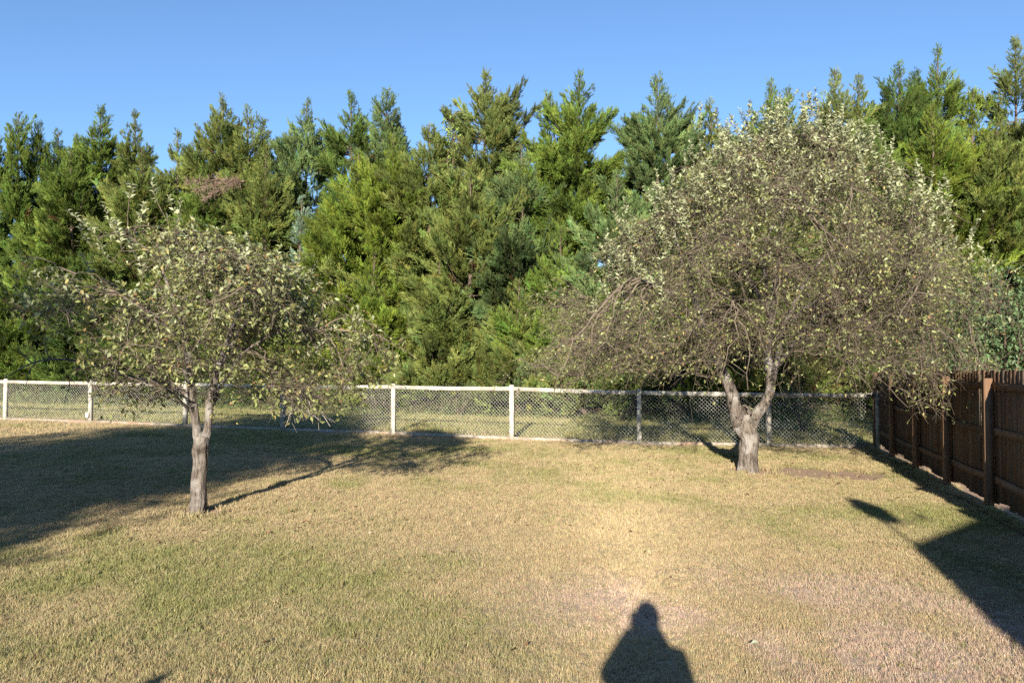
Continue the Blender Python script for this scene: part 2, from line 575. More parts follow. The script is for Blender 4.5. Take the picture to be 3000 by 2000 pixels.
# ------------------------------------------------------------------ grass: tufts of mown blades scattered over the lawn
def tuft_mesh(name, n, h, spread, lean, width, seed):
    r = np.random.default_rng(seed)
    V, Fs, C = [], [], []
    for i in range(n):
        a = r.uniform(0, 2 * math.pi)
        p = np.array((r.normal(0, spread), r.normal(0, spread), -0.006))
        hh = h * r.uniform(0.55, 1.2)
        d = np.array((math.cos(a), math.sin(a), 0)) * lean * r.uniform(0.3, 1.5)
        ph = a + r.uniform(0.6, 2.5)
        s = np.array((math.cos(ph), math.sin(ph), 0)) * width * r.uniform(0.7, 1.3) / 2
        m_ = p + np.array((0, 0, hh * 0.6)) + d * hh * 0.45
        t = p + np.array((0, 0, hh)) + d * hh * 1.15
        o = len(V)
        V += [p - s, p + s, m_ + s * 0.75, m_ - s * 0.75, t]
        Fs += [(o, o + 1, o + 2), (o, o + 2, o + 3), (o + 3, o + 2, o + 4)]
        b = r.uniform(0.8, 1.2)
        hue = r.normal(0, 0.06)
        c = np.array((b * (1 + hue), b, b * (1 - hue * 0.5)))
        C += [c, c, c, c, c * 1.1]
    me = make_mesh(name, V, Fs)
    at_ = me.color_attributes.new('blade', 'FLOAT_COLOR', 'POINT')
    c4 = np.ones((len(V), 4), np.float32)
    c4[:, :3] = np.array(C)
    at_.data.foreach_set('color', c4.ravel())
    me.materials.append(M['grass'])
    return me


tuft_col = bpy.data.collections.new('grass_tuft_kinds')
for i in range(6):
    me = tuft_mesh('grass_tuft', 11, 0.042 + 0.004 * (i % 3), 0.016, 0.55, 0.0042, 70 + i)
    o = bpy.data.objects.new('grass_tuft', me)
    tuft_col.objects.link(o)


def scatter():
    out = []
    for d0, d1, dens, sc in ((4.0, 6.5, 2300, 0.63), (6.5, 9.0, 1600, 0.70), (9.0, 13.0, 1000, 0.80), (13.0, 19.0, 520, 1.0), (19.0, 33.0, 150, 1.6)):
        w0, w1 = -0.66 * d1 - 1.6, 0.66 * d1 + 1.6
        n = int((w1 - w0) * (d1 - d0) * dens)
        x = rng.uniform(w0, w1, n)
        y = rng.uniform(d0, d1, n)
        k = np.abs(x) < 0.66 * y + 1.6
        x, y = x[k], y[k]
        out.append(np.stack([x, y, np.full(len(x), sc)], 1))
    return np.concatenate(out)


pts = scatter()
g_, d_, s_, b_ = lawn_fields(pts[:, 0], pts[:, 1])
keep = rng.uniform(0, 1, len(pts)) > s_ * 1.15
keep &= pts[:, 1] < fence_y(pts[:, 0]) + 9.0
keep &= pts[:, 0] < 6.05 + (pts[:, 1] - 10.4) * 0.245 + 3.0
pts, g_, d_, s_, b_ = pts[keep], g_[keep], d_[keep], s_[keep], b_[keep]
gj = np.clip(g_ + rng.normal(0, 0.20, len(g_)), 0, 1)
clump = rng.uniform(0, 1, len(g_))
gj = np.where((clump > 0.93) & (d_ > 0.25), np.clip(gj + 0.7, 0, 1), gj)
tint = lawn_colour(gj, np.clip(d_ + rng.normal(0, 0.15, len(d_)), 0, 1) * (clump < 0.93), b_) * rng.uniform(0.78, 1.2, (len(g_), 1)) * pale_streak(pts[:, 0], pts[:, 1])[:, None]
tint[:, 1] *= 1 + 0.05 * rng.normal(0, 1, len(g_))
hz = fbm(pts[:, 0] * 6.5, pts[:, 1] * 6.5, 41, 3) * 0.65 + 0.35 * fbm(pts[:, 0] * 1.6, pts[:, 1] * 1.6, 43, 2)
scl = pts[:, 2] * rng.uniform(0.7, 1.2, len(pts)) * (0.35 + 1.3 * hz) * (1 + 0.25 * g_) * (1 - 0.2 * d_) * (1 + 0.5 * b_)

def instancer(name, coll, count, random_turn):
    """geometry nodes: one piece of the collection on every vertex, sized by tuft_scale, turned by turn"""
    ng = bpy.data.node_groups.new(name, 'GeometryNodeTree')
    ng.interface.new_socket('Geometry', in_out='INPUT', socket_type='NodeSocketGeometry')
    ng.interface.new_socket('Geometry', in_out='OUTPUT', socket_type='NodeSocketGeometry')
    gi, go = ng.nodes.new('NodeGroupInput'), ng.nodes.new('NodeGroupOutput')
    iop = ng.nodes.new('GeometryNodeInstanceOnPoints')
    ci = ng.nodes.new('GeometryNodeCollectionInfo')
    ci.inputs['Collection'].default_value = coll
    ci.inputs['Separate Children'].default_value = True
    ci.inputs['Reset Children'].default_value = True
    iop.inputs['Pick Instance'].default_value = True
    ri = ng.nodes.new('FunctionNodeRandomValue')
    ri.data_type = 'INT'
    ri.inputs['Min'].default_value, ri.inputs['Max'].default_value = 0, count - 1
    na = ng.nodes.new('GeometryNodeInputNamedAttribute')
    na.data_type = 'FLOAT_VECTOR'
    na.inputs['Name'].default_value = 'tuft_scale'
    L = ng.links.new
    if random_turn:
        rv = ng.nodes.new('FunctionNodeRandomValue')
        rv.data_type = 'FLOAT_VECTOR'
        rv.inputs[0].default_value = (-0.2, -0.2, 0)
        rv.inputs[1].default_value = (0.2, 0.2, 6.283)
    else:
        rv = ng.nodes.new('GeometryNodeInputNamedAttribute')
        rv.data_type = 'FLOAT_VECTOR'
        rv.inputs['Name'].default_value = 'turn'
    L(gi.outputs[0], iop.inputs['Points'])
    L(ci.outputs[0], iop.inputs['Instance'])
    L([o for o in ri.outputs if o.type == 'INT'][0], iop.inputs['Instance Index'])
    L(rv.outputs[0], iop.inputs['Rotation'])
    L(na.outputs[0], iop.inputs['Scale'])
    L(iop.outputs[0], go.inputs[0])
    return ng


def point_cloud(name, co, tint, scale, turn=None):
    me = bpy.data.meshes.new(name)
    me.vertices.add(len(co))
    me.vertices.foreach_set('co', np.asarray(co, np.float32).ravel())
    ca = me.attributes.new('tint', 'FLOAT_COLOR', 'POINT')
    c4 = np.ones((len(co), 4), np.float32)
    c4[:, :3] = np.clip(tint, 0, 1)
    ca.data.foreach_set('color', c4.ravel())
    sa = me.attributes.new('tuft_scale', 'FLOAT_VECTOR', 'POINT')
    scale = np.asarray(scale, np.float32)
    sa.data.foreach_set('vector', np.ascontiguousarray(scale if scale.ndim == 2 else np.repeat(scale[:, None], 3, axis=1)).ravel())
    if turn is not None:
        ta = me.attributes.new('turn', 'FLOAT_VECTOR', 'POINT')
        ta.data.foreach_set('vector', np.asarray(turn, np.float32).ravel())
    me.update()
    return me


def turns(axis, roll):
    """XYZ euler angles that carry +z onto each axis after a roll about z"""
    a = unit(axis)
    th = np.arccos(np.clip(a[:, 2], -1, 1))
    ph = np.arctan2(a[:, 1], a[:, 0])
    cr, sr, ct, st, cp, sp = np.cos(roll), np.sin(roll), np.cos(th), np.sin(th), np.cos(ph), np.sin(ph)
    m00 = cp * ct * cr - sp * sr
    m10 = sp * ct * cr + cp * sr
    m20 = -st * cr
    m21 = st * sr
    m22 = ct
    return np.stack([np.arctan2(m21, m22), -np.arcsin(np.clip(m20, -1, 1)), np.arctan2(m10, m00)], 1)


gz = ground_fine(pts[:, 0], pts[:, 1])
for c_, r_ in ((APPLE_L, 0.20), (APPLE_R, 0.34)):
    dd = np.hypot(pts[:, 0] - c_[0], pts[:, 1] - c_[1])
    scl = scl * np.where((dd > r_ * 0.7) & (dd < r_ * 1.9), 1.7, 1.0)
gm = point_cloud('grass', np.stack([pts[:, 0], pts[:, 1], gz], 1), tint, scl)
gm.materials.append(M['grass'])
grass = link('grass', gm, None, kind='stuff', label='short sun-bleached lawn grass with greener patches', category='grass')
grass.modifiers.new('tufts', 'NODES').node_group = instancer('grass_tufts', tuft_col, 6, True)

# ------------------------------------------------------------------ wire fence with weathered wooden frame
rf = np.random.default_rng(5)
fence = thing('wire_fence', 'low chain-link fence with weathered pale wooden posts and rails across the lawn', 'fence', (FENCE[0, 0], FENCE[0, 1], 0))
FO = np.array((FENCE[0, 0], FENCE[0, 1], 0))


def fp(i):
    x, y = FENCE[i]
    return np.array((x, y, float(ground(x, y)))) - FO


post_h = [1.2, 1.2, 1.19, 1.19, 1.2, 1.2, 1.235, 1.255, 1.215, 1.2, 1.22]
for i in range(len(FENCE)):
    p = fp(i)
    v, f = box(0.095, 0.095, post_h[i] + 0.25, True, 0.97)
    a = math.atan2(*(FENCE[min(i + 1, len(FENCE) - 1)] - FENCE[max(i - 1, 0)])[::-1])
    lean = rf.normal(0, 0.008, 2)
    v = v + np.stack([lean[0] * v[:, 2], lean[1] * v[:, 2], 0 * v[:, 2]], 1)
    c, s = math.cos(a), math.sin(a)
    v = np.stack([v[:, 0] * c - v[:, 1] * s, v[:, 0] * s + v[:, 1] * c, v[:, 2]], 1) + p - np.array((0, 0, 0.25))
    po = link('post', make_mesh('post', v, f), M['greywood'], fence)
    if i == 3:
        v, f = box(0.07, 0.05, 0.13)
        v = v + p + np.array((-0.05, -0.09, 0.17))
        link('junction_box', make_mesh('junction_box', v, f), M['white'], po, label='small white box fixed low on the post')

for i in range(len(FENCE) - 1):
    a, b = fp(i), fp(i + 1)
    d = unit(b - a)
    a2, b2 = a + d * 0.05, b - d * 0.05
    za, zb = post_h[i] - 0.085, post_h[i + 1] - 0.085
    v, f = bar(a2 + (0, 0, za), b2 + (0, 0, zb), 0.042, 0.092, 6, rf.uniform(0, 0.018), 0.003, rf)
    link('top_rail', make_mesh('top_rail', v, f), M['greywood'], fence)
    v, f = bar(a2 + (0, 0, 0.035), b2 + (0, 0, 0.035), 0.042, 0.09, 6, rf.uniform(0, 0.01), 0.003, rf)
    link('bottom_board', make_mesh('bottom_board', v, f), M['soiledwood'], fence)
    # chain-link: zigzag wires, each cell about 6 cm
    ln = np.linalg.norm((b2 - a2)[:2])
    z0, z1 = 0.07, min(za, zb) - 0.01
    off = np.cross(d, (0, 0, 1.0)) * -0.03
    step = 0.083
    segsP = []
    H = z1 - z0
    for sgn in (1, -1):
        for s0 in np.arange(-H, ln + H, step):
            x0, x1 = (s0, s0 + H) if sgn > 0 else (s0, s0 - H)
            t0, t1 = 0.0, 1.0
            lo, hi = min(x0, x1), max(x0, x1)
            if hi <= 0 or lo >= ln:
                continue
            # clip to the bay
            ts = sorted([(0 - x0) / (x1 - x0), (ln - x0) / (x1 - x0)])
            t0, t1 = max(t0, ts[0]), min(t1, ts[1])
            if t1 - t0 < 0.01:
                continue
            q = []
            for t in (t0, t1):
                xx = x0 + (x1 - x0) * t
                base = a2 + (b2 - a2) * (xx / ln)
                q.append(base + off * (1 + 0.1 * sgn) + np.array((0, 0, z0 + H * t)))
            segsP.append(q)
    segsP = np.array(segsP)
    v, f = tubes(segsP, np.full(segsP.shape[:2], 0.0019), 3)
    link('wire_mesh', make_mesh('wire_mesh', v, f), M['wire'], fence, kind='stuff')

# ------------------------------------------------------------------ privacy fence
pfo = np.array((*pf(3.0), 0.0))
pfence = thing('privacy_fence', 'tall brown board fence in its own shade along the right edge of the lawn', 'fence', tuple(pfo))
ang_pf = math.atan2(0.971, 0.238)
PF_IN = np.array((-0.971, 0.238, 0))
PD3 = np.array((0.2379, 0.9713, 0))


def pfp(d):
    x, y = pf(d)
    return np.array((x, y, float(ground(x, y)))) - pfo


W_P = 0.137
base_meshes = []
for k in range(5):
    w = W_P - 0.004
    top = 1.0
    v2 = np.array([(-w / 2, 0), (w / 2, 0), (w / 2, 1.613), (w / 2 - 0.018, 1.635), (-w / 2 + 0.018, 1.635), (-w / 2, 1.613)])
    warp = rf.normal(0, 0.004, 6)
    v = np.concatenate([np.stack([v2[:, 0], warp - 0.009, v2[:, 1]], 1), np.stack([v2[:, 0], warp + 0.009, v2[:, 1]], 1)])
    f = [(0, 1, 2, 5), (5, 2, 3, 4), (11, 8, 7, 6), (10, 9, 8, 11)]
    for q in range(6):
        f.append((q, q + 6, (q + 1) % 6 + 6, (q + 1) % 6))
    me = make_mesh('picket', v, f)
    me.materials.append(M['picket'])
    base_meshes.append(me)
depths = np.arange(3.2, 17.98, W_P * 0.971)
for i, d in enumerate(depths):
    p = pfp(d)
    o = link('picket', base_meshes[rf.integers(5)], None, pfence)
    h = np.interp(d, [3, 9.5, 18], [1.735, 1.72, 1.64]) + rf.normal(0, 0.007)
    lift = 0.035 + 0.05 * max(0, math.sin(d * 3.3)) * (rf.uniform() > 0.2) + rf.uniform(0, 0.015)
    o.location = p + np.array((0, 0, lift))
    o.scale = (1, 1, (h - lift) / 1.635)
    o.rotation_euler = (rf.normal(0, 0.004), rf.normal(0, 0.006), ang_pf + rf.normal(0, 0.012))
post_d = [4.7, 6.6, 8.5, 10.4, 12.3, 14.2, 16.1, 17.75]
for i, d in enumerate(post_d):
    p = pfp(d) + PF_IN * 0.09
    v, f = box(0.092, 0.092, 1.86, True, 1.0)
    c, s = math.cos(ang_pf), math.sin(ang_pf)
    v = np.stack([v[:, 0] * c - v[:, 1] * s, v[:, 0] * s + v[:, 1] * c, v[:, 2] - 0.25], 1) + p
    link('post', make_mesh('post', v, f), M['fencepost'], pfence)
for i in range(len(post_d) - 1):
    for z in (0.36, 0.96, 1.52):
        a = pfp(post_d[i]) + PD3 * 0.05 + PF_IN * 0.032 + (0, 0, z)
        b = pfp(post_d[i + 1]) - PD3 * 0.05 + PF_IN * 0.032 + (0, 0, z)
        v, f = bar(a, b, 0.038, 0.088, 6, rf.uniform(0.0, 0.05) if z < 1.2 else 0.01, 0.002, rf)
        link('rail', make_mesh('rail', v, f), M['picket'], pfence)

# black hose lying along the foot of the fence
hp = []
for d in np.arange(6.0, 17.6, 0.35):
    q = pf(d) + np.array((-0.36 - 0.07 * math.sin(d * 1.1) - 0.05 * math.sin(d * 2.7 + 1), 0))
    hp.append((q[0], q[1], float(ground_fine(q[0], q[1])) + 0.018))
v, f = tubes(catmull(np.array([(*p, 0.016) for p in hp]), 130)[None, :, :3], np.full((1, 130), 0.016), 6)
link('hose', make_mesh('hose', v, f, smooth=True), M['rubber'], None, label='thin black hose lying along the foot of the brown fence', category='hose')

# ------------------------------------------------------------------ apple trees
def grow(nodes, ndir, nlev, targets, arch, droop, r, axis_xy, S=6, wob=0.03, pref=0.0):
    """arched shoots from the nearest fitting node of the skeleton to each target"""
    out = np.empty((len(targets), S, 3))
    rn = np.hypot(nodes[:, 0] - axis_xy[0], nodes[:, 1] - axis_xy[1])
    for i0 in range(0, len(targets), 400):
        t = targets[i0:i0 + 400]
        rt = np.hypot(t[:, 0] - axis_xy[0], t[:, 1] - axis_xy[1])
        dist = np.linalg.norm(t[:, None, :] - nodes[None], axis=2)
        cost = np.abs(dist - pref) + 1.3 * np.maximum(0, rn[None] - rt[:, None] + 0.05) + 0.35 * np.maximum(0, t[:, None, 2] - nodes[None, :, 2] - dist * 0.8)
        cost += r.uniform(0, 0.12, cost.shape)
        j = np.argmin(cost, 1)
        p0 = nodes[j]
        dj = ndir[j]
        ln = np.linalg.norm(t - p0, axis=1, keepdims=True)
        mid = p0 * 0.5 + t * 0.5 + np.array((0, 0, 1.0)) * ln * (arch + r.normal(0, 0.06, ln.shape)) + dj * ln * 0.16 + r.normal(0, 0.05, t.shape) * ln
        s = np.linspace(0, 1, S)[None, :, None]
        c = p0[:, None] * (1 - s) ** 2 + 2 * mid[:, None] * s * (1 - s) + t[:, None] * s ** 2
        c[:, :, 2] -= droop * ln * (s[:, :, 0] ** 2)
        w = r.normal(0, wob, c.shape) * ln[:, :, None] * np.sin(s * math.pi)
        out[i0:i0 + 400] = c + w
    return out


def path_nodes(P):
    d = np.empty_like(P)
    d[:, :-1] = P[:, 1:] - P[:, :-1]
    d[:, -1] = d[:, -2]
    return P.reshape(-1, 3), unit(d).reshape(-1, 3)


def trunk_mesh(name, pts, n, k, seed, rough, flare=0.0):
    """tapered trunk or limb with ridged bark relief"""
    c = catmull(pts, n)
    rw = np.random.default_rng(seed)
    kn = rw.normal(0, 1, (9, 3))
    for ax_ in range(3):
        c[3:, ax_] += np.interp(np.linspace(0, 8, n), np.arange(9), kn[:, ax_])[3:] * 0.16 * c[3:, 3]
    c[-1, 3] *= 0.05
    c[-2, 3] *= 0.75
    v, f = tubes(c[None, :, :3], c[None, :, 3], k)
    v = v.reshape(n, k, 3)
    th = np.arange(k)[None, :] / k * 2 * math.pi
    t = np.linspace(0, 1, n)[:, None]
    L_ = np.linalg.norm(np.diff(c[:, :3], axis=0), axis=1).sum()
    z = t * L_
    rel = (fbm(np.cos(th) * 3 + 5 + z * 0.5, np.sin(th) * 3 + 9 + z * 1.3, seed, 3) - 0.5) * 1.5
    rel = rel + (fbm(np.cos(th) * 7 + 3 + 0 * z, np.sin(th) * 7 + z * 4, seed + 4, 2) - 0.5) * 0.9
    rel = rel - 1.5 * np.clip(0.10 - np.abs(fbm(np.cos(th) * 5 + 8 + z * 0.4, np.sin(th) * 5 + z * 1.8, seed + 9, 2) - 0.5), 0, 1) * 4
    rel = rel + flare * np.exp(-np.maximum(z - 0.11, 0) / 0.10) * (0.6 + 0.5 * np.cos(th * 4 + seed))
    v = c[:, None, :3] + (v - c[:, None, :3]) * (1 + rough * rel)[..., None]
    v = v.reshape(-1, 3)
    tip = len(v)
    v = np.vstack([v, c[-1, :3]])
    return make_mesh(name, v, f, smooth=True), c


def apple_tree(label, base, limbs, env, centre, n1, n2, n3, n_leaf, shoots, seed, leaf_len, twig_r, paleness, pref, low_leaf, tilt, thin, skew, tri_sides=3, extra=None, bare=None, trunk_pts=None):
    r = np.random.default_rng(seed)
    bz = float(ground(*base))
    t = thing('apple_tree', label, 'tree', (base[0], base[1], bz), 'apple trees on the lawn')
    nodes, dirs = [], []
    me, c = trunk_mesh('trunk', trunk_pts, 70, 32, seed, 0.24, 0.34)
    link('trunk', me, M['bark'], t)
    for i, lp in enumerate(limbs):
        me, c = trunk_mesh('limb', lp, 44, 14, seed + 10 + i, 0.22)
        link('limb', me, M['bark'], t)
        p, d = path_nodes(c[None, 8:, :3])
        nodes.append(p)
        dirs.append(d)
    nodes, dirs = np.concatenate(nodes), np.concatenate(dirs)

    zs, rs, lows = env

    def clumpy(x, y, z):
        # uneven crown: thick and thin places
        return 0.5 * vnoise(x * 1.5 + seed, z * 1.5, seed) + 0.5 * vnoise(y * 1.5 - seed, z * 1.3 + x * 0.8, seed + 3)

    def sample(n, inner):
        out = []
        while len(out) < n:
            z = r.uniform(zs[0], zs[-1])
            a = r.uniform(0, 2 * math.pi)
            lob = 1 + 0.16 * math.sin(a * 3 + z * 1.3 + seed) + 0.12 * math.sin(a * 5 - z * 2.1) + r.normal(0, 0.05)
            rad = np.interp(z, zs, rs) * lob
            u = math.sqrt(r.uniform(inner ** 2, 1))
            rr = rad * u
            if r.uniform() > rad / max(rs):
                continue
            if z < np.interp(rr, lows[0], lows[1]) + r.normal(0, 0.12):
                continue
            if inner < 0.46 and clumpy(rr * math.cos(a), rr * math.sin(a), z) < thin + 0.22 * r.uniform():
                continue
            if bare is not None and bare(centre[0] + rr * math.cos(a), centre[1] + rr * math.sin(a), z, r):
                continue
            z -= tilt * rr * math.cos(a) * (z - zs[0]) / (zs[-1] - zs[0]) * 2
            out.append((centre[0] + skew * (z - zs[0] - 0.45 * (zs[-1] - zs[0])) + rr * math.cos(a), centre[1] + rr * math.sin(a), z))
        return np.array(out)

    T1 = sample(n1, 0.45)
    if extra is not None:
        T1 = np.vstack([T1, extra])
    P1 = grow(nodes, dirs, 0, T1, 0.20, 0.05, r, centre, 10, 0.02)
    q, d = path_nodes(P1[:, 2:])
    nodes, dirs = np.vstack([nodes, q]), np.vstack([dirs, d])
    ln1 = np.linalg.norm(P1[:, -1] - P1[:, 0], axis=1)
    r1 = (0.007 + 0.0062 * ln1)[:, None] * np.linspace(1, 0.28, 10)[None]
    P2 = grow(nodes, dirs, 0, sample(n2, 0.35), 0.16, 0.06, r, centre, 8, 0.03)
    q, d = path_nodes(P2[:, 1:])
    nodes, dirs = np.vstack([nodes, q]), np.vstack([dirs, d])
    ln2 = np.linalg.norm(P2[:, -1] - P2[:, 0], axis=1)
    r2 = np.minimum(0.014, 0.004 + 0.007 * ln2)[:, None] * np.linspace(1, 0.35, 8)[None]
    P3 = grow(nodes, dirs, 0, sample(n3, 0.45), 0.17, 0.14, r, centre, 6, 0.035, pref)
    r3 = np.full((len(P3), 1), twig_r) * r.uniform(0.7, 1.3, (len(P3), 1)) * np.linspace(1, 0.5, 6)[None]
    # short spurs along the twigs
    nsp = n3 * 2
    j = r.integers(0, len(P3), nsp)
    k_ = r.integers(1, 6, nsp)
    b0 = P3[j, k_]
    dv = unit(r.normal(0, 1, (nsp, 3)) + np.array((0, 0, -0.15)) + 0.7 * unit(P3[j, 5] - P3[j, 0]))
    sl = r.uniform(0.08, 0.26, (nsp, 1)) * (1 if twig_r > 0.0028 else 0.8)
    P4 = np.stack([b0, b0 + dv * sl * 0.5 + np.array((0, 0, 0.01)), b0 + dv * sl - np.array((0, 0, 0.03))], 1)
    r4 = np.full((nsp, 1), twig_r * 0.62) * np.linspace(1, 0.6, 3)[None]
    v, f = tubes(P1, r1, 6)
    link('branches', make_mesh('branches', v, f, smooth=True), M['twig'], t, kind='stuff')
    v, f = joinm([tubes(P2, r2, 4), tubes(P3, r3, tri_sides), tubes(P4, r4, 3)])
    link('twigs', make_mesh('twigs', v, f), M['twig'], t, kind='stuff')

    # ordinary leaves on the twigs and spurs
    p4r = np.hypot(P4[:, 0, 0] - centre[0], P4[:, 0, 1] - centre[1]) / max(rs)
    wt = low_leaf + np.clip((P4[:, 0, 2] - zs[-1] * 0.45) / (zs[-1] * 0.35), 0, 1) + 0.5 * np.clip(p4r - 0.6, 0, 1)
    wt *= 0.25 + 1.5 * r.uniform(0, 1, len(P4)) ** 2          # leaves sit in bunches
    j = r.choice(len(P4), n_leaf, p=wt / wt.sum())
    pos = P4[j, r.integers(0, 3, n_leaf)] + r.normal(0, 0.008, (n_leaf, 3))
    # more leaves outside and to the top
    ax = unit(r.normal(0, 1, (n_leaf, 3)) + np.array((0, -0.1, -0.2)) + 0.6 * unit(P4[j, 2] - P4[j, 0]))
    up = unit(r.normal(0, 0.7, (n_leaf, 3)) + np.array((0, -0.25, 0.8)))
    Ls = leaf_len * r.uniform(0.5, 1.15, n_leaf)
    col = np.array((0.16, 0.18, 0.065)) * r.uniform(0.65, 1.55, (n_leaf, 1))
    kind = r.uniform(0, 1, n_leaf)
    col = np.where((kind > 0.50)[:, None], np.array((0.215, 0.23, 0.092)) * r.uniform(0.75, 1.35, (n_leaf, 1)), col)
    col = np.where((kind > 0.86)[:, None], np.array((0.30, 0.255, 0.10)) * r.uniform(0.7, 1.25, (n_leaf, 1)), col)
    col = np.where((kind > 0.965)[:, None], np.array((0.24, 0.14, 0.065)) * r.uniform(0.6, 1.2, (n_leaf, 1)), col)
    # the young leaves outside and high up are paler and downy
    hi = np.clip((pos[:, 2] - zs[-1] * 0.52) / (zs[-1] * 0.3), 0, 1) * 0.7 + 0.25 * np.clip(np.hypot(pos[:, 0] - centre[0], pos[:, 1] - centre[1]) / max(rs) - 0.55, 0, 1)
    pale = r.uniform(0, 1, n_leaf) < hi * paleness
    col = np.where(pale[:, None], np.array((0.27, 0.295, 0.17)) * r.uniform(0.65, 1.3, (n_leaf, 1)), col)
    Ls = np.where(pale, Ls * 1.15, Ls)
    parts = [leaves(pos, ax, up, Ls, Ls * r.uniform(0.36, 0.52, n_leaf), r.normal(0.25, 0.3, n_leaf), col)]

    # upright pale-leaved shoots
    SP, SR = [], []
    for (sx, sy, sz, sl_) in shoots:
        tip = np.array((sx, sy, sz))
        fan = (sx - centre[0]) / max(rs)
        st = tip - np.array((r.normal(0.22 * fan, 0.13), r.normal(0, 0.12), 0.92)) * np.array((1, 1, sl_))
        bend = r.normal(0, 0.03, 3)
        s = np.linspace(0, 1, 5)[:, None]
        SP.append(st * (1 - s) + tip * s + bend * np.sin(s * math.pi))
        SR.append(0.0042 * np.linspace(1, 0.4, 5))
        nl = int(sl_ / 0.0135)
        tt = np.sort(r.uniform(0.1, 1.0, nl))
        pp = st * (1 - tt[:, None]) + tip * tt[:, None] + bend * np.sin(tt[:, None] * math.pi)
        az = np.arange(nl) * 2.4 + r.uniform(0, 6.28) + r.normal(0, 0.3, nl)
        out_ = np.stack([np.cos(az), np.sin(az), np.zeros(nl)], 1)
        ax = unit(out_ * r.uniform(0.6, 1.1, (nl, 1)) + np.array((0, 0, 1.0)) * (0.55 + 0.7 * tt[:, None] ** 2))
        up = unit(np.array((0, -0.6, 0.7)) - out_ * 0.5 + r.normal(0, 0.6, (nl, 3)))
        Lz = leaf_len * 1.32 * r.uniform(0.75, 1.15, nl) * (1 - 0.3 * tt ** 3)
        cc = np.array((0.36, 0.385, 0.235)) * r.uniform(0.55, 1.2, (nl, 1)) * r.uniform(0.75, 1.15)
        parts.append(leaves(pp, ax, up, Lz, Lz * 0.40, r.normal(0.6, 0.2, nl), cc))
    if SP:
        # connect each shoot down to the nearest branch
        st = np.array([s[0] for s in SP])
        P5 = grow(nodes, dirs, 0, st, 0.02, 0.0, r, centre, 5, 0.02)
        v, f = joinm([tubes(np.array(SP), np.array(SR), 3), tubes(P5, np.full(P5.shape[:2], 0.0048), 3)])
        link('shoots', make_mesh('shoots', v, f), M['twig'], t, kind='stuff')
    V, Fs, C, n = [], [], [], 0
    for v, f, c in parts:
        V.append(v)
        Fs.append(f + n)
        C.append(c)
        n += len(v)
    link('foliage', make_mesh('foliage', np.concatenate(V), np.concatenate(Fs), np.concatenate(C)), M['leaf'], t, kind='stuff')
    return t


# smaller apple tree, left
ml = 9.56 / F_PX * 1.27551
def pl(px, py, dy=0.0):
    """metres from the left apple tree's base for a pixel of the 2352-wide view"""
    k = (9.56 + dy) / 9.56
    return ((px * k - 455 - (k - 1) * 1176) * ml, dy, (1180 - py) * ml)
def pr(px, py, dy=0.0):
    return ((px - 1715) * mr_, dy, (1085 - py) * mr_)
mr_ = 13.6 / F_PX * 1.27551
trunkL = [(*pl(457, 1200), 0.105), (*pl(457, 1178), 0.094), (*pl(460, 1120), 0.085), (*pl(466, 1060), 0.083), (*pl(467, 1030), 0.088), (*pl(466, 1004), 0.088), (*pl(466, 990), 0.05)]
limbsL = [
    [(*pl(460, 1025), 0.055), (*pl(453, 970, -0.03), 0.050), (*pl(447, 925, -0.05), 0.046), (*pl(438, 870, -0.10), 0.045), (*pl(425, 780, -0.1), 0.034), (*pl(395, 690, -0.15), 0.022), (*pl(360, 600, -0.2), 0.010)],
    [(*pl(473, 1025), 0.05), (*pl(481, 970, 0.02), 0.044), (*pl(487, 920, 0.05), 0.045), (*pl(505, 840, 0.1), 0.036), (*pl(540, 740, 0.15), 0.025), (*pl(575, 640, 0.2), 0.010)],
    [(*pl(450, 945, -0.05), 0.035), (*pl(425, 905, 0.15), 0.033), (*pl(370, 885, 0.4), 0.026), (*pl(300, 870, 0.6), 0.022), (*pl(200, 835, 0.8), 0.016), (*pl(90, 832, 0.9), 0.011), (*pl(5, 880, 1.0), 0.006)],
    [(*pl(482, 945, 0.05), 0.030), (*pl(515, 880, -0.2), 0.022), (*pl(560, 815, -0.4), 0.014), (*pl(640, 770, -0.3), 0.009), (*pl(740, 760, 0.0), 0.005)],
    [(*pl(440, 890, -0.08), 0.030), (*pl(410, 820, -0.5), 0.026), (*pl(350, 740, -0.8), 0.019), (*pl(270, 690, -0.9), 0.010)],
    [(*pl(500, 860, 0.1), 0.026), (*pl(535, 790, 0.5), 0.019), (*pl(580, 720, 0.7), 0.013), (*pl(650, 680, 0.9), 0.007)],
    [(*pl(430, 830, -0.1), 0.026), (*pl(390, 760, 0.4), 0.022), (*pl(310, 680, 0.7), 0.016), (*pl(230, 620, 0.9), 0.008)],
    [(*pl(445, 950, -0.06), 0.022), (*pl(428, 935, -0.1), 0.02), (*pl(400, 905, -0.4), 0.014), (*pl(380, 890, -0.7), 0.007)],
]
envL = (np.array((1.1, 1.4, 1.8, 2.3, 2.7, 3.0, 3.2)), np.array((1.0, 1.6, 1.78, 1.72, 1.5, 1.15, 0.5)), (np.array((0, 0.5, 1.1, 1.9)), np.array((1.6, 1.42, 1.25, 1.35))))
rs_ = np.random.default_rng(77)
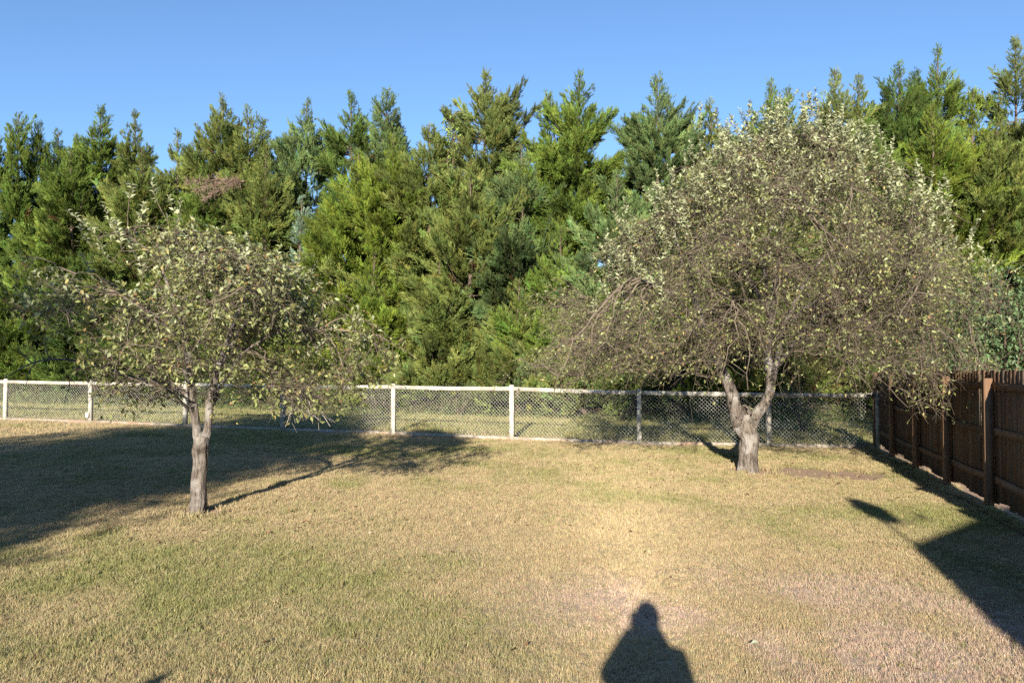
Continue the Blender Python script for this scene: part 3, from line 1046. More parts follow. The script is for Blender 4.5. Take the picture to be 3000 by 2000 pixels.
shL = [(*pl(x, y, d), s) for x, y, d, s in (
    (146, 492, -0.2, .32), (185, 515, 0.1, .3), (232, 470, 0.0, .4), (262, 520, -0.3, .4), (295, 520, 0.3, .4), (330, 478, -0.2, .36), (345, 405, 0.2, .3), (283, 424, 0.0, .25), (413, 470, -0.3, .62),
    (385, 440, 0.3, .25), (448, 520, 0.1, .55), (455, 560, -0.4, .5), (500, 600, -0.5, .3), (523, 545, 0.2, .4), (565, 540, -0.1, .55), (575, 585, -0.6, .35), (630, 600, 0.4, .3), (665, 640, -0.3, .3), (728, 600, 0.2, .35),
    (705, 690, -0.3, .3), (785, 735, 0.1, .5), (850, 778, -0.1, .45), (760, 780, -0.5, .25), (180, 575, 0.3, .3), (375, 560, -0.6, .4), (220, 560, -0.4, .3), (310, 600, -0.5, .3), (610, 660, -0.5, .25), (420, 620, -0.8, .3), (350, 640, 0.6, .3))]
exL = np.array([pl(40, 790, 0.9), pl(100, 760, 0.8), pl(20, 860, 1.1), pl(150, 700, 0.7), pl(60, 900, 0.8), pl(200, 770, 0.9), pl(110, 830, 0.5), pl(250, 940, 0.5), pl(150, 930, 0.6)])


def bareL(x, y, z, r):
    # thinner to the lower left
    if abs(x - 0.05) < 0.45 and z < 1.62:
        return r.uniform() < 0.95
    return (x < -0.75 and z < 1.95 and r.uniform() < 0.85) or (x < -1.35 and r.uniform() < 0.5)


treeL = apple_tree('smaller apple tree with slim forked trunk and half-bare crown on the left of the lawn', APPLE_L, limbsL, envL, (0.22, 0.0), 66, 480, 1950, 18500, shL, 31, 0.068, 0.0031, 0.45, 0.38, 1.2, 0.09, 0.21, -0.10,
                   extra=exL, bare=bareL, trunk_pts=trunkL)
# dead grey twigs hanging at its right
r = np.random.default_rng(8)
root = np.array(pl(655, 880, -0.2))
D1 = []
for i in range(9):
    a = root + r.normal(0, 0.04, 3)
    b = np.array(pl(r.uniform(650, 790), r.uniform(930, 985), r.uniform(-0.5, 0.2)))
    s = np.linspace(0, 1, 7)[:, None]
    m_ = (a + b) / 2 + np.array((0.12, 0, 0.12))
    D1.append(a * (1 - s) ** 2 + 2 * m_ * s * (1 - s) + b * s * s)
D1 = np.array(D1)
j, k_ = r.integers(0, len(D1), 120), r.integers(1, 6, 120)
b0 = D1[j, k_]
dv = unit(np.stack([r.normal(0.15, 0.8, 120), r.normal(0, 0.8, 120), r.normal(-0.55, 0.5, 120)], 1)) * r.uniform(0.1, 0.32, (120, 1))
D2 = np.stack([b0, b0 + dv * 0.55 + (0, 0, 0.015), b0 + dv], 1)
v, f = joinm([tubes(D1, np.linspace(0.008, 0.003, 7)[None].repeat(len(D1), 0), 4), tubes(D2, np.linspace(0.0032, 0.002, 3)[None].repeat(120, 0), 3)])
link('dead_branch', make_mesh('dead_branch', v, f), M['deadtwig'], treeL, label='bare grey dead branch hanging in front of the wire fence')

# larger apple tree, right
trunkR = [(*pr(1715, 1108), 0.205), (*pr(1715, 1085), 0.178), (*pr(1714, 1050), 0.160), (*pr(1714, 1010), 0.158), (*pr(1710, 978), 0.175), (*pr(1706, 958), 0.165), (*pr(1704, 945), 0.08)]
limbsR = [
    [(*pr(1700, 985), 0.12), (*pr(1688, 945, -0.05), 0.118), (*pr(1672, 890, -0.1), 0.100), (*pr(1648, 840, -0.15), 0.082), (*pr(1628, 790, -0.2), 0.06), (*pr(1585, 690, -0.3), 0.042), (*pr(1545, 560, -0.35), 0.026), (*pr(1530, 430, -0.4), 0.012)],
    [(*pr(1722, 985), 0.10), (*pr(1738, 955, 0.05), 0.098), (*pr(1762, 925, 0.12), 0.088), (*pr(1775, 880, 0.15), 0.078), (*pr(1772, 800, 0.15), 0.066), (*pr(1782, 680, 0.1), 0.050), (*pr(1800, 540, 0.1), 0.034), (*pr(1815, 400, 0.05), 0.014)],
    [(*pr(1768, 915, 0.12), 0.058), (*pr(1795, 850, 0.3), 0.054), (*pr(1830, 740, 0.5), 0.044), (*pr(1900, 620, 0.7), 0.030), (*pr(1990, 520, 0.8), 0.014)],
    [(*pr(1640, 820, -0.18), 0.046), (*pr(1590, 760, -0.7), 0.040), (*pr(1510, 690, -1.2), 0.030), (*pr(1420, 660, -1.6), 0.014)],
    [(*pr(1655, 850, -0.12), 0.046), (*pr(1620, 770, 0.5), 0.040), (*pr(1540, 690, 1.1), 0.030), (*pr(1440, 640, 1.6), 0.013)],
    [(*pr(1772, 800, 0.15), 0.046), (*pr(1820, 720, -0.5), 0.038), (*pr(1900, 660, -1.2), 0.028), (*pr(2020, 650, -1.7), 0.013)],
    [(*pr(1778, 730, 0.12), 0.040), (*pr(1740, 620, 0.6), 0.032), (*pr(1690, 500, 1.0), 0.023), (*pr(1660, 390, 1.2), 0.010)],
    [(*pr(1775, 770, 0.13), 0.040), (*pr(1740, 690, -0.5), 0.034), (*pr(1720, 590, -1.0), 0.024), (*pr(1740, 480, -1.3), 0.011)],
    [(*pr(1800, 840, 0.3), 0.044), (*pr(1880, 760, 0.6), 0.038), (*pr(1990, 690, 0.8), 0.030), (*pr(2110, 680, 0.8), 0.018), (*pr(2190, 740, 0.7), 0.008)],
]
envR = (np.array((0.95, 1.3, 1.7, 2.75, 3.5, 4.2, 4.8, 5.3, 5.65)), np.array((3.1, 3.25, 3.3, 3.2, 2.9, 2.4, 1.75, 1.15, 0.45)), (np.array((0, 0.9, 1.6, 2.3, 2.9, 3.6)), np.array((2.1, 1.75, 1.5, 1.35, 1.1, 0.95))))
shR = []
for i in range(260):
    z = 2.3 + 3.4 * rs_.uniform() ** 0.75
    a = rs_.uniform(math.pi * 0.95, 2.05 * math.pi) if rs_.uniform() < 0.75 else rs_.uniform(0, 6.28)
    rad = np.interp(z, envR[0], envR[1]) * rs_.uniform(0.82, 1.02)
    if z < 4.1 and abs(math.cos(a)) < 0.66:
        continue
    shR.append((0.32 + 0.17 * (z - 3.05) + rad * math.cos(a), rad * math.sin(a), z + rs_.uniform(0.2, 0.55), rs_.uniform(0.3, 0.65)))
for x, y in ((1638, 198), (1660, 232), (1690, 262), (1740, 300), (1585, 330), (1610, 280), (1830, 300), (1880, 252), (1905, 250), (1960, 275), (1990, 330), (2165, 425), (2172, 470), (2230, 500), (2040, 450), (2060, 520), (1510, 390), (1545, 350), (1440, 440), (1400, 480),
             (1790, 240), (1850, 230), (1930, 300), (1710, 330), (1770, 330)):
    shR.append((*pr(x, y, rs_.uniform(-0.5, 0.8)), rs_.uniform(0.35, 0.7)))


exR = np.array([pr(2200, 890, -0.6), pr(2150, 920, 0.1), pr(2110, 880, -1.0), pr(2230, 850, 0.4), pr(2170, 945, -0.3), pr(2080, 930, -0.6), pr(2060, 860, 0.6), pr(2240, 910, -0.1), pr(1330, 850, -0.4), pr(1420, 880, -0.9), pr(1500, 880, 0.3), pr(1370, 800, 0.8)])


def bareR(x, y, z, r):
    # right of the trunk the skirt hangs lower than left of it
    if abs(x - 0.1) < 0.75 and z < 1.95:
        return r.uniform() < 0.95
    return (z < 1.6 and x < 2.0 and r.uniform() < 0.7) or (z < 1.3 and x < 1.6)


treeR = apple_tree('larger apple tree with stout forked trunk and broad twiggy crown near the brown fence', APPLE_R, limbsR, envR, (0.32, 0.0), 120, 1700, 8600, 62000, shR, 52, 0.062, 0.0037, 0.6, 0.6, 0.8, 0.0, 0.22, 0.17, extra=exR, bare=bareR, trunk_pts=trunkR)

# ------------------------------------------------------------------ red cedars beyond the fence
HUES = {
    'green': (0.098, 0.144, 0.026), 'yellow': (0.122, 0.166, 0.024), 'olive': (0.120, 0.150, 0.038), 'blue': (0.102, 0.150, 0.054),
    'deep': (0.074, 0.118, 0.026), 'powder': (0.15, 0.22, 0.155), 'pale': (0.136, 0.170, 0.050),
}


def spray_mesh(seed):
    # one feathery plume of scale foliage, a metre long before scaling, growing along +z
    r = np.random.default_rng(seed)
    axes = [(np.zeros(3), np.array((0, 0, 1.0)), 0.95)]
    for k in range(11):
        w = r.uniform(-0.05, 0.72)
        az = k * 2.4 + r.normal(0, 0.4)
        d = unit(np.array((math.cos(az) * 0.62, math.sin(az) * 0.40, r.uniform(0.8, 1.6))))
        axes.append((np.array((0, 0, w)), d, (1 - w) * r.uniform(0.45, 0.75)))
    B, D, Ln = [], [], []
    for o, d, l in axes:
        m = max(6, int(17 * l + 3))
        for w in r.uniform(0.1, 1, m):
            rd = unit(r.normal(0, 1, 3))
            B.append(o + d * w * l + rd * 0.015)
            D.append(unit(d * 1.0 + rd * r.uniform(0.25, 0.8)))
            Ln.append(r.uniform(0.12, 0.27))
    B, D, Ln = np.array(B), np.array(D), np.array(Ln)
    sd = unit(np.cross(D, r.normal(0, 1, D.shape))) * r.uniform(0.017, 0.033, (len(D), 1))
    V = np.stack([B - sd, B + sd, B + D * Ln[:, None]], 1).reshape(-1, 3)
    me = make_mesh('cedar_spray', V, np.arange(len(V)).reshape(-1, 3))
    at_ = me.color_attributes.new('blade', 'FLOAT_COLOR', 'POINT')
    c4 = np.ones((len(V), 4), np.float32)
    c4[:, :3] = np.repeat(r.uniform(0.75, 1.28, (len(B), 1)), 3, axis=0)
    at_.data.foreach_set('color', c4.ravel())
    me.materials.append(M['spray'])
    return me


spray_col = bpy.data.collections.new('cedar_spray_kinds')
for i in range(8):
    spray_col.objects.link(bpy.data.objects.new('cedar_spray', spray_mesh(900 + i)))
SPRAYS = instancer('cedar_sprays', spray_col, 8, False)


def cedar(label, px, py, back, half, hue, seed, dens=1.0, lean=0.0, low=0.4, col=False, twin=None, dead=False, cone=1.8):
    """px,py: where the tip stands in the 2352-wide view; back: metres behind the wire fence"""
    r = np.random.default_rng(seed)
    px3, py3 = px * 1.27551, py * 1.27551
    d = 20.0
    for _ in range(6):
        p = at(px3, py3, d)
        d = float(fence_y(p[0])) + back
    p = at(px3, py3, d)
    bx, by = p[0] - lean, p[1]
    bz = float(ground(bx, by))
    H = p[2] - bz
    t = thing('red_cedar', label, 'tree', (bx, by, bz), 'red cedars beyond the wire fence')
    leaders = [(np.array((lean, 0.0)), H, 1.0)]
    if twin:
        leaders.append((np.array((lean + twin[0] * 1.1, r.normal(0, 0.3))), H - twin[1] * 1.35 - 0.12, 0.7))
    trunkP, trunkR_, B, BL, BR = [], [], [], [], []
    for off, h, sc in leaders:
        s = np.linspace(0, 1, 10)[:, None]
        ax = np.concatenate([off[None] * s ** 1.5 + np.stack([np.sin(s[:, 0] * 7 + seed) * 0.05, np.cos(s[:, 0] * 6 + seed) * 0.05], 1) * s, s * h - 0.15 * (1 - s)], 1)
        trunkP.append(ax)
        trunkR_.append(np.linspace(0.15 * sc, 0.012, 10))
        nb = int((185 if not col else 135) * sc * dens * (h / 11.0))
        if sc < 1:
            nb = int(nb * 0.75)
        u = r.uniform(0, 1, nb) ** 1.12
        u[:nb // 5] = 1 - (r.uniform(0, 1, nb // 5) * 2.4 / (h - low))
        nb_top = nb // 5
        zb = (low + (h - low - 0.05) * u) if sc == 1 else (h * 0.5 + h * 0.5 * u)
        az = np.arange(nb) * 2.39996 + r.normal(0, 0.5, nb)
        sdown = h - zb
        hf = half * sc
        k_ = 1.8 / cone
        prof = np.interp(sdown, [0, 0.5, 1.2, 2.4, 4.2, 7.0], [0.02, 0.10 * k_, min(0.30 * k_, hf * 0.5), hf * 0.58, hf * 0.86, hf]) * np.where(zb < 2.0, 0.86 + 0.07 * zb, 1.0)
        wild = (r.uniform(0, 1, nb) < 0.10) & (sdown > 0.8)
        prof = np.where(wild, prof * 1.35 + 0.12, prof)
        lumps = 0.72 + 0.5 * vnoise(az * 1.3 + seed, zb * 0.9, seed)
        ln = prof * lumps * r.uniform(0.72, 1.15, nb) + 0.06
        rise = np.interp(sdown, [0, 1.0, 3.0, 7.0, 11.0], [1.9, 0.95, 0.52, 0.22, -0.02]) + r.normal(0, 0.13, nb)
        if col:
            rise = rise + 0.9
        i = np.clip(zb / h, 0, 1) * 9
        i0 = np.clip(i.astype(int), 0, 8)
        fr = (i - i0)[:, None]
        root = ax[i0] * (1 - fr) + ax[i0 + 1] * fr
        root[:, 2] = zb - 0.35 * rise * ln * 0.6
        dirh = np.stack([np.cos(az), np.sin(az)], 1)
        q = np.linspace(0, 1, 5)
        br = np.empty((nb, 5, 3))
        for k, qq in enumerate(q):
            br[:, k, :2] = root[:, :2] + dirh * (ln * qq)[:, None]
            br[:, k, 2] = root[:, 2] + ln * (rise * (0.55 * qq + 0.45 * qq * qq) - 0.10 * math.sin(qq * math.pi))
        B.append(br)
        BL.append(ln * np.sqrt(1 + rise ** 2 * 0.6))
        BR.append(0.006 + 0.010 * ln)
    B, BL, BR = np.concatenate(B), np.concatenate(BL), np.concatenate(BR)
    # bare lower branches
    nd = 44
    az = r.uniform(0, 6.28, nd)
    zz = r.uniform(0.15, 1.6, nd)
    ll = r.uniform(0.4, 1.0, nd) * min(half, 1.6)
    D = np.stack([np.stack([np.cos(az) * ll * q, np.sin(az) * ll * q, zz + ll * (0.25 * q - 0.45 * q * q) + r.normal(0, 0.04, nd)], 1) for q in np.linspace(0, 1, 5)], 1)
    j = r.integers(0, nd, nd * 5)
    b0 = D[j, r.integers(1, 5, nd * 5)]
    D2 = np.stack([b0, b0 + unit(r.normal(0, 1, (nd * 5, 3))) * r.uniform(0.1, 0.4, (nd * 5, 1))], 1)
    tp = [tubes(np.array(trunkP), np.array(trunkR_), 7), tubes(B, BR[:, None] * np.linspace(1, 0.3, 5)[None], 3), tubes(D, np.linspace(0.011, 0.004, 5)[None].repeat(nd, 0), 3),
          tubes(D2, np.full((nd * 5, 2), 0.004), 3)]
    v, f = joinm(tp)
    link('trunk', make_mesh('trunk', v, f), M['cedarbark'], t)
    # sprays on the branches
    ns = np.maximum(8, (BL * np.interp(B[:, 0, 2], [H - 4.0, H - 2.0], [29, 40])).astype(int))
    bi = np.repeat(np.arange(len(B)), ns)
    n = len(bi)
    tq = r.uniform(0.12, 1.0, n) ** 0.7 * 4
    tq[np.cumsum(ns) - 1] = 3.95
    i0 = np.clip(tq.astype(int), 0, 3)
    fr = (tq - i0)[:, None]
    pos = B[bi, i0] * (1 - fr) + B[bi, i0 + 1] * fr
    tan = unit(B[bi, i0 + 1] - B[bi, i0])
    # each branch is a flat fan of side sprays, so that boughs lie in layers with dark pockets between
    lat = unit(np.cross(tan, np.array((0, 0, 1.0))) + r.normal(0, 0.18, (n, 3)))
    fan = r.uniform(-1, 1, n) * np.sin(np.clip(tq / 4, 0, 1) * 2.6 + 0.25)
    fan[np.cumsum(ns) - 1] = 0
    pos = pos + lat * (fan * 0.26 * BL[bi].clip(0.25, 1.6))[:, None] + r.normal(0, 0.03, (n, 3))
    axis = unit(tan * 1.0 + lat * (fan * 0.55)[:, None] + r.normal(0, 0.28, (n, 3)) + np.array((0, 0, 0.16)))
    sl = r.uniform(0.22, 0.46, n) * np.clip(0.34 + 0.52 * BL[bi], 0.4, 1.0)
    base = np.array(HUES[hue])
    bt = r.normal(1.0, 0.27, len(B)).clip(0.45, 1.7)[bi] * r.uniform(0.7, 1.4, n)
    col_ = base[None] * bt[:, None]
    col_[:, 0] *= 1 + r.normal(0, 0.10, n)
    brown = (r.uniform(0, 1, n) < 0.03) & (fr[:, 0] < 2) & (tq < 2.2) & (pos[:, 2] < H - 2.5)
    col_[brown] = np.array((0.15, 0.09, 0.045)) * r.uniform(0.6, 1.2, (brown.sum(), 1))
    for off, h, sc in leaders:
        m_ = 44
        q_ = r.uniform(0, 1, m_) ** 1.3
        zq = h - 1.3 * q_
        top = np.stack([off[0] * (zq / h) ** 1.5, off[1] * (zq / h) ** 1.5, zq - 0.12], 1) + r.normal(0, 0.02, (m_, 3)) + np.array((math.sin(7 + seed) * 0.05, math.cos(6 + seed) * 0.05, 0))
        pos = np.vstack([pos, top])
        axis = np.vstack([axis, unit(np.stack([r.normal(0, 0.4, m_), r.normal(0, 0.4, m_), np.full(m_, 1.0)], 1))])
        sl = np.concatenate([sl, 0.09 + 0.12 * q_])
        col_ = np.vstack([col_, base[None] * r.uniform(0.8, 1.3, (m_, 1))])
    n = len(pos)
    size = sl * 1.25 * np.interp(pos[:, 2], [0, H - 3.0, H - 2.0, H - 0.4], [1.0, 1.0, 0.74, 0.56])
    slim = np.interp(pos[:, 2], [H - 4.0, H - 1.5], [0.80, 0.62])
    size = np.stack([size * slim, size * slim, size * 1.16], 1)
    cme = point_cloud('crown', pos, col_, size, turns(axis, r.uniform(0, 6.28, n)))
    cme.materials.append(M['spray'])
    link('crown', cme, None, t, kind='stuff').modifiers.new('sprays', 'NODES').node_group = SPRAYS
    if dead:
        # a dead limb with brown foliage low on this one's front
        o = np.array(dead) - np.array((bx, by, bz))
        q = np.linspace(0, 1, 7)[:, None]
        Dm = np.array([o + np.array((0.7, 0.9, 0.35)) * (1 - q) + np.array((-0.9 + 0.35 * k, -0.25 - 0.1 * k, 0.05 - 0.30 * k)) * q + np.array((0, 0, 0.06)) * np.sin(q * math.pi) for k in range(3)])
        m_ = 900
        j = r.integers(0, 3, m_)
        b0 = Dm[j, r.integers(1, 7, m_)]
        D2 = np.stack([b0, b0 + unit(r.normal(0, 1, (m_, 3)) + np.array((-0.6, -0.2, -0.3))) * r.uniform(0.08, 0.30, (m_, 1))], 1)
        v, f = joinm([tubes(Dm, np.linspace(0.016, 0.004, 7)[None].repeat(3, 0), 4), tubes(D2, np.full((m_, 2), 0.006), 3)])
        link('dead_branch', make_mesh('dead_branch', v, f), M['deadlimb'], t, label='dead greyish brown limb standing out from the green crown')
    return t


CEDARS = [
    # label, tip x, tip y, metres behind fence, half width, hue, options
    ('narrow red cedar cut off by the left edge of the picture', -12, 300, 9.5, 0.75, 'deep', dict(col=True)),
    ('slender columnar red cedar with sky on both sides, second from the left edge', 45, 262, 9.8, 0.62, 'green', dict(col=True)),
    ('slender red cedar with pointed side tops, third from the left edge', 88, 284, 10.5, 0.72, 'green', dict(col=True)),
    ('short dark red cedar with spiky tip, fourth from the left edge', 132, 298, 10.8, 0.85, 'deep', dict(twin=(-0.6, 0.4))),
    ('dark green pointed red cedar rising highest above the left apple tree crown', 228, 244, 10.2, 1.5, 'green', dict(twin=(-0.9, 0.9))),
    ('red cedar with thin bare-stemmed leader right of the dark pointed cedar', 308, 258, 10.6, 1.25, 'olive', dict(cone=2.6)),
    ('low red cedar with small spire between the thin-leadered and the tall ragged cedar', 407, 302, 11.0, 1.3, 'olive', dict(cone=2.4)),
    ('tall ragged red cedar with side branches reaching left above a brown dead limb', 514, 222, 10.4, 1.55, 'olive', dict(twin=(-0.9, 0.9), dead=True)),
    ('red cedar with twin tips just right of the tall ragged cedar', 572, 252, 10.0, 1.4, 'olive', dict(twin=(0.5, 0.25))),
    ('small dark red cedar tip in the gap left of the broad bluish cedar', 640, 318, 11.4, 0.9, 'deep', {}),
    ('broad bluish green red cedar with open top in the left half of the row', 706, 232, 11.0, 1.6, 'blue', {}),
    ('dark red cedar with leaning hooked leader against the sky', 806, 212, 11.2, 1.35, 'deep', dict(lean=-0.25)),
    ('bluish red cedar with blunt tufted top beside the hooked dark cedar', 886, 206, 11.0, 1.0, 'blue', dict(twin=(0.35, 0.8), cone=1.2)),
    ('tallest broad red cedar near the middle of the row with pointed top', 1113, 160, 9.8, 2.0, 'pale', dict(twin=(0.55, 0.55))),
    ('dark green red cedar with candelabra top right of the tallest middle cedar', 1328, 166, 9.8, 1.95, 'green', dict(twin=(-0.95, 0.5))),
    ('pale bluish red cedar with fine forked tip left of the large apple tree', 1508, 176, 9.6, 1.7, 'blue', dict(twin=(0.4, 0.6), cone=1.5)),
    ('red cedar mostly hidden behind the upper left of the large apple crown', 1632, 238, 10.0, 1.5, 'olive', {}),
    ('red cedar with double blunt top behind the highest part of the large apple crown', 1772, 192, 10.2, 1.5, 'green', dict(twin=(0.55, 0.1))),
    ('slim pointed red cedar right above the large apple crown', 1920, 165, 10.2, 1.35, 'pale', {}),
    ('red cedar with blunt bent top between a slim pointed and a bushy cedar', 1972, 184, 10.8, 1.2, 'olive', dict(cone=1.3)),
    ('bushy dark red cedar with rounded double top right of the large apple crown', 2066, 148, 9.8, 1.6, 'deep', dict(twin=(0.5, 0.15), cone=1.4)),
    ('pointed red cedar with upswept right branches, third from the right edge', 2152, 112, 10.2, 1.5, 'green', dict(cone=2.2)),
    ('yellowish green red cedar lower than its neighbours, second from the right edge', 2232, 208, 9.4, 1.45, 'yellow', {}),
    ('tallest red cedar at the right edge with drooping airy tip', 2330, 92, 9.6, 1.7, 'pale', dict(cone=2.4)),
    ('red cedar just beyond the right edge of the picture', 2440, 150, 9.6, 1.7, 'green', {}),
    # front rank, lower
    ('olive red cedar behind the left part of the small apple crown', 165, 345, 8.6, 1.95, 'green', {}),
    ('broad olive red cedar standing forward below the thin-leadered cedar', 330, 345, 8.4, 2.07, 'olive', {}),
    ('mid green red cedar behind the top of the small apple crown', 470, 385, 8.3, 1.95, 'green', {}),
    ('olive red cedar directly right of the brown dead limb', 612, 350, 8.6, 1.95, 'olive', {}),
    ('small powder blue young cedar tucked between green cedars left of the middle', 692, 452, 7.4, 0.45, 'powder', dict(dens=0.8)),
    ('bright yellow green red cedar left of the middle of the row', 820, 350, 8.2, 2.13, 'yellow', {}),
    ('bright green red cedar with upright tips below the blunt tufted top', 900, 308, 8.6, 1.95, 'yellow', {}),
    ('bushy pale olive red cedar with rounded top left of the tallest middle cedar', 985, 285, 8.4, 2.07, 'olive', dict(cone=1.2)),
    ('dense mid green red cedar in front of the tallest middle cedar', 1080, 400, 7.4, 2.32, 'olive', {}),
    ('bluish mid green red cedar with bare stem showing right of the tallest middle cedar', 1200, 330, 8.2, 1.95, 'blue', {}),
    ('low bushy red cedar in front of the candelabra-topped cedar', 1290, 520, 7.3, 2.07, 'green', {}),
    ('green red cedar with side against the left flank of the large apple crown', 1420, 400, 8.0, 2.07, 'blue', {}),
    ('low spreading pale green red cedar above the middle of the wire fence', 1010, 600, 6.6, 2.07, 'pale', {}),
    ('low spreading yellow green red cedar above the wire fence left of the middle', 860, 560, 6.8, 1.95, 'yellow', {}),
    ('low spreading green red cedar above the wire fence right of the middle', 1190, 640, 6.5, 1.95, 'olive', {}),
    ('red cedar hidden behind the middle of the large apple crown', 1700, 330, 8.2, 2.20, 'olive', {}),
    ('red cedar hidden behind the right half of the large apple crown', 1870, 300, 8.3, 2.20, 'green', {}),
    ('yellow green red cedar right of the large apple crown in the front rank', 2140, 240, 8.0, 1.95, 'yellow', {}),
    ('dark olive red cedar above the far end of the brown fence', 2290, 270, 7.6, 2.07, 'olive', {}),
    ('deep green red cedar behind the upper right of the large apple crown', 2010, 290, 8.2, 1.95, 'deep', {}),
    ('low spreading olive red cedar above the fence left of the yellow green one', 740, 600, 6.9, 2.0, 'olive', {}),
    ('low broad red cedar right behind the crown of the small apple tree', 590, 560, 7.2, 2.1, 'green', {}),
    ('low broad red cedar behind the left fork of the small apple tree', 400, 560, 7.4, 2.1, 'olive', {}),
    ('low dark red cedar behind the leftmost arching apple branch', 215, 540, 7.6, 2.0, 'deep', {}),
    ('low dark red cedar at the left edge above the wire fence', 60, 560, 7.8, 1.9, 'green', {}),
    ('low pale red cedar whose boughs meet the left skirt of the large apple tree', 1340, 640, 6.6, 2.0, 'pale', {}),
    ('low red cedar behind the left limb of the large apple tree', 1560, 560, 6.8, 2.1, 'green', {}),
    ('low red cedar behind the right limb of the large apple tree', 1830, 560, 6.8, 2.1, 'olive', {}),
    ('low red cedar behind the right skirt of the large apple tree', 2060, 520, 6.8, 2.0, 'green', {}),
]
for i, (lab, px, py, back, half, hue, kw) in enumerate(CEDARS):
    kw = dict(kw)
    if kw.get('dead'):
        kw['dead'] = tuple(at(500 * 1.27551, 425 * 1.27551, 29.5))
    cedar(lab, px, py, back, half, hue, 400 + i * 7, **kw)

# ------------------------------------------------------------------ broadleaf shrub and saplings
def broadleaf(name, label, cat, x, y, rad, z0, z1, n, leaf, col, seed, trunk_r=0.05, group=None, lobes=9):
    r = np.random.default_rng(seed)
    bz = float(ground(x, y))
    t = thing(name, label, cat, (x, y, bz), group)
    zc, hz_ = (z0 + z1) / 2, (z1 - z0) / 2
    C = unit(r.normal(0, 1, (lobes, 3))) * r.uniform(0.35, 0.72, (lobes, 1)) * np.array((rad, rad, hz_)) + np.array((0, 0, zc))
    S = r.uniform(0.38, 0.6, lobes)
    j = r.integers(0, lobes, n)
    d = unit(r.normal(0, 1, (n, 3)))
    p = C[j] + d * (r.uniform(0.25, 1, (n, 1)) ** 0.45) * S[j][:, None] * np.array((rad, rad, hz_))
    P, Rr = [], []
    for k in range(lobes):
        s = np.linspace(0, 1, 6)[:, None]
        a = np.array((r.normal(0, trunk_r), r.normal(0, trunk_r), -0.1))
        P.append(a * (1 - s) + C[k] * s + np.array((0, 0, 0.2)) * np.sin(s * math.pi))
        Rr.append(np.linspace(trunk_r, trunk_r * 0.25, 6))
    q = r.integers(0, lobes, lobes * 14)
    b0 = C[q]
    e = b0 + unit(r.normal(0, 1, (len(q), 3))) * S[q][:, None] * np.array((rad, rad, hz_)) * 0.95
    P2 = np.stack([b0, (b0 + e) / 2 + (0, 0, 0.05), e], 1)
    v, f = joinm([tubes(np.array(P), np.array(Rr), 6), tubes(P2, np.linspace(trunk_r * 0.2, 0.004, 3)[None].repeat(len(P2), 0), 3)])
    link('trunk', make_mesh('trunk', v, f, smooth=True), M['cedarbark'], t)
    ax = unit(d * 0.7 + r.normal(0, 0.6, (n, 3)) + np.array((0, 0, -0.25)))
    up = unit(d * 0.6 + np.array((0, 0, 0.7)) + r.normal(0, 0.35, (n, 3)))
    Ls = leaf * r.uniform(0.6, 1.2, n)
    cc = np.array(col) * r.uniform(0.65, 1.4, (n, 1))
    v, f, c = leaves(p, ax, up, Ls, Ls * 0.5, r.normal(0.2, 0.25, n), cc)
    link('crown', make_mesh('crown', v, f, c), M['leaf'], t, kind='stuff')
    return t


broadleaf('shrub', 'dense dark green broadleaf shrub rising behind the brown fence at the right edge', 'shrub', 9.25, 15.4, 1.75, 0.3, 3.75, 11000, 0.095, (0.10, 0.155, 0.07), 3, lobes=16)
q = at(1035 * 1.27551, 262 * 1.27551, 28.5)
broadleaf('sapling', 'pale leafy broadleaf tip poking out above the red cedars left of the tallest one', 'tree', q[0], q[1], 0.55, q[2] - 2.2, q[2], 420, 0.16, (0.20, 0.27, 0.07), 4, 0.05, lobes=6)
for x, y, rr, h, lab, c in ((-1.6, 25.2, 0.8, 1.35, 'low leafy bush under the cedars behind the middle bay of the wire fence', (0.12, 0.15, 0.06)),
                            (-3.9, 26.2, 0.9, 1.4, 'low leafy bush under the cedars seen through the bay left of the middle', (0.11, 0.145, 0.06)),
                            (7.2, 20.6, 0.85, 1.5, 'leafy bush behind the end of the wire fence next to the brown fence', (0.10, 0.16, 0.05)),
                            (3.2, 24.0, 0.9, 1.2, 'low leafy bush under the cedars left of the large apple trunk', (0.13, 0.145, 0.07)),
                            (-6.3, 27.4, 0.9, 1.35, 'low leafy bush under the cedars seen just right of the dead hanging twigs', (0.10, 0.13, 0.055)),
                            (0.9, 25.6, 0.9, 1.3, 'low leafy bush under the cedars seen through the bay right of the middle', (0.12, 0.14, 0.06)),
                            (5.4, 24.6, 1.0, 1.4, 'low leafy bush under the cedars right of the large apple trunk', (0.10, 0.13, 0.05)),
                            (-13.6, 30.2, 1.0, 1.35, 'low leafy bush beyond the leftmost full bay of the wire fence', (0.10, 0.12, 0.05)),
                            (-10.4, 28.3, 0.9, 1.3, 'low leafy bush beyond the wire fence behind the slim apple trunk', (0.10, 0.13, 0.05))):
    broadleaf('bush', lab, 'bush', x, y, rr, 0.05, h, 1500, 0.06, c, int(abs(x) * 10), 0.015, 'bushes under the cedars', lobes=8)

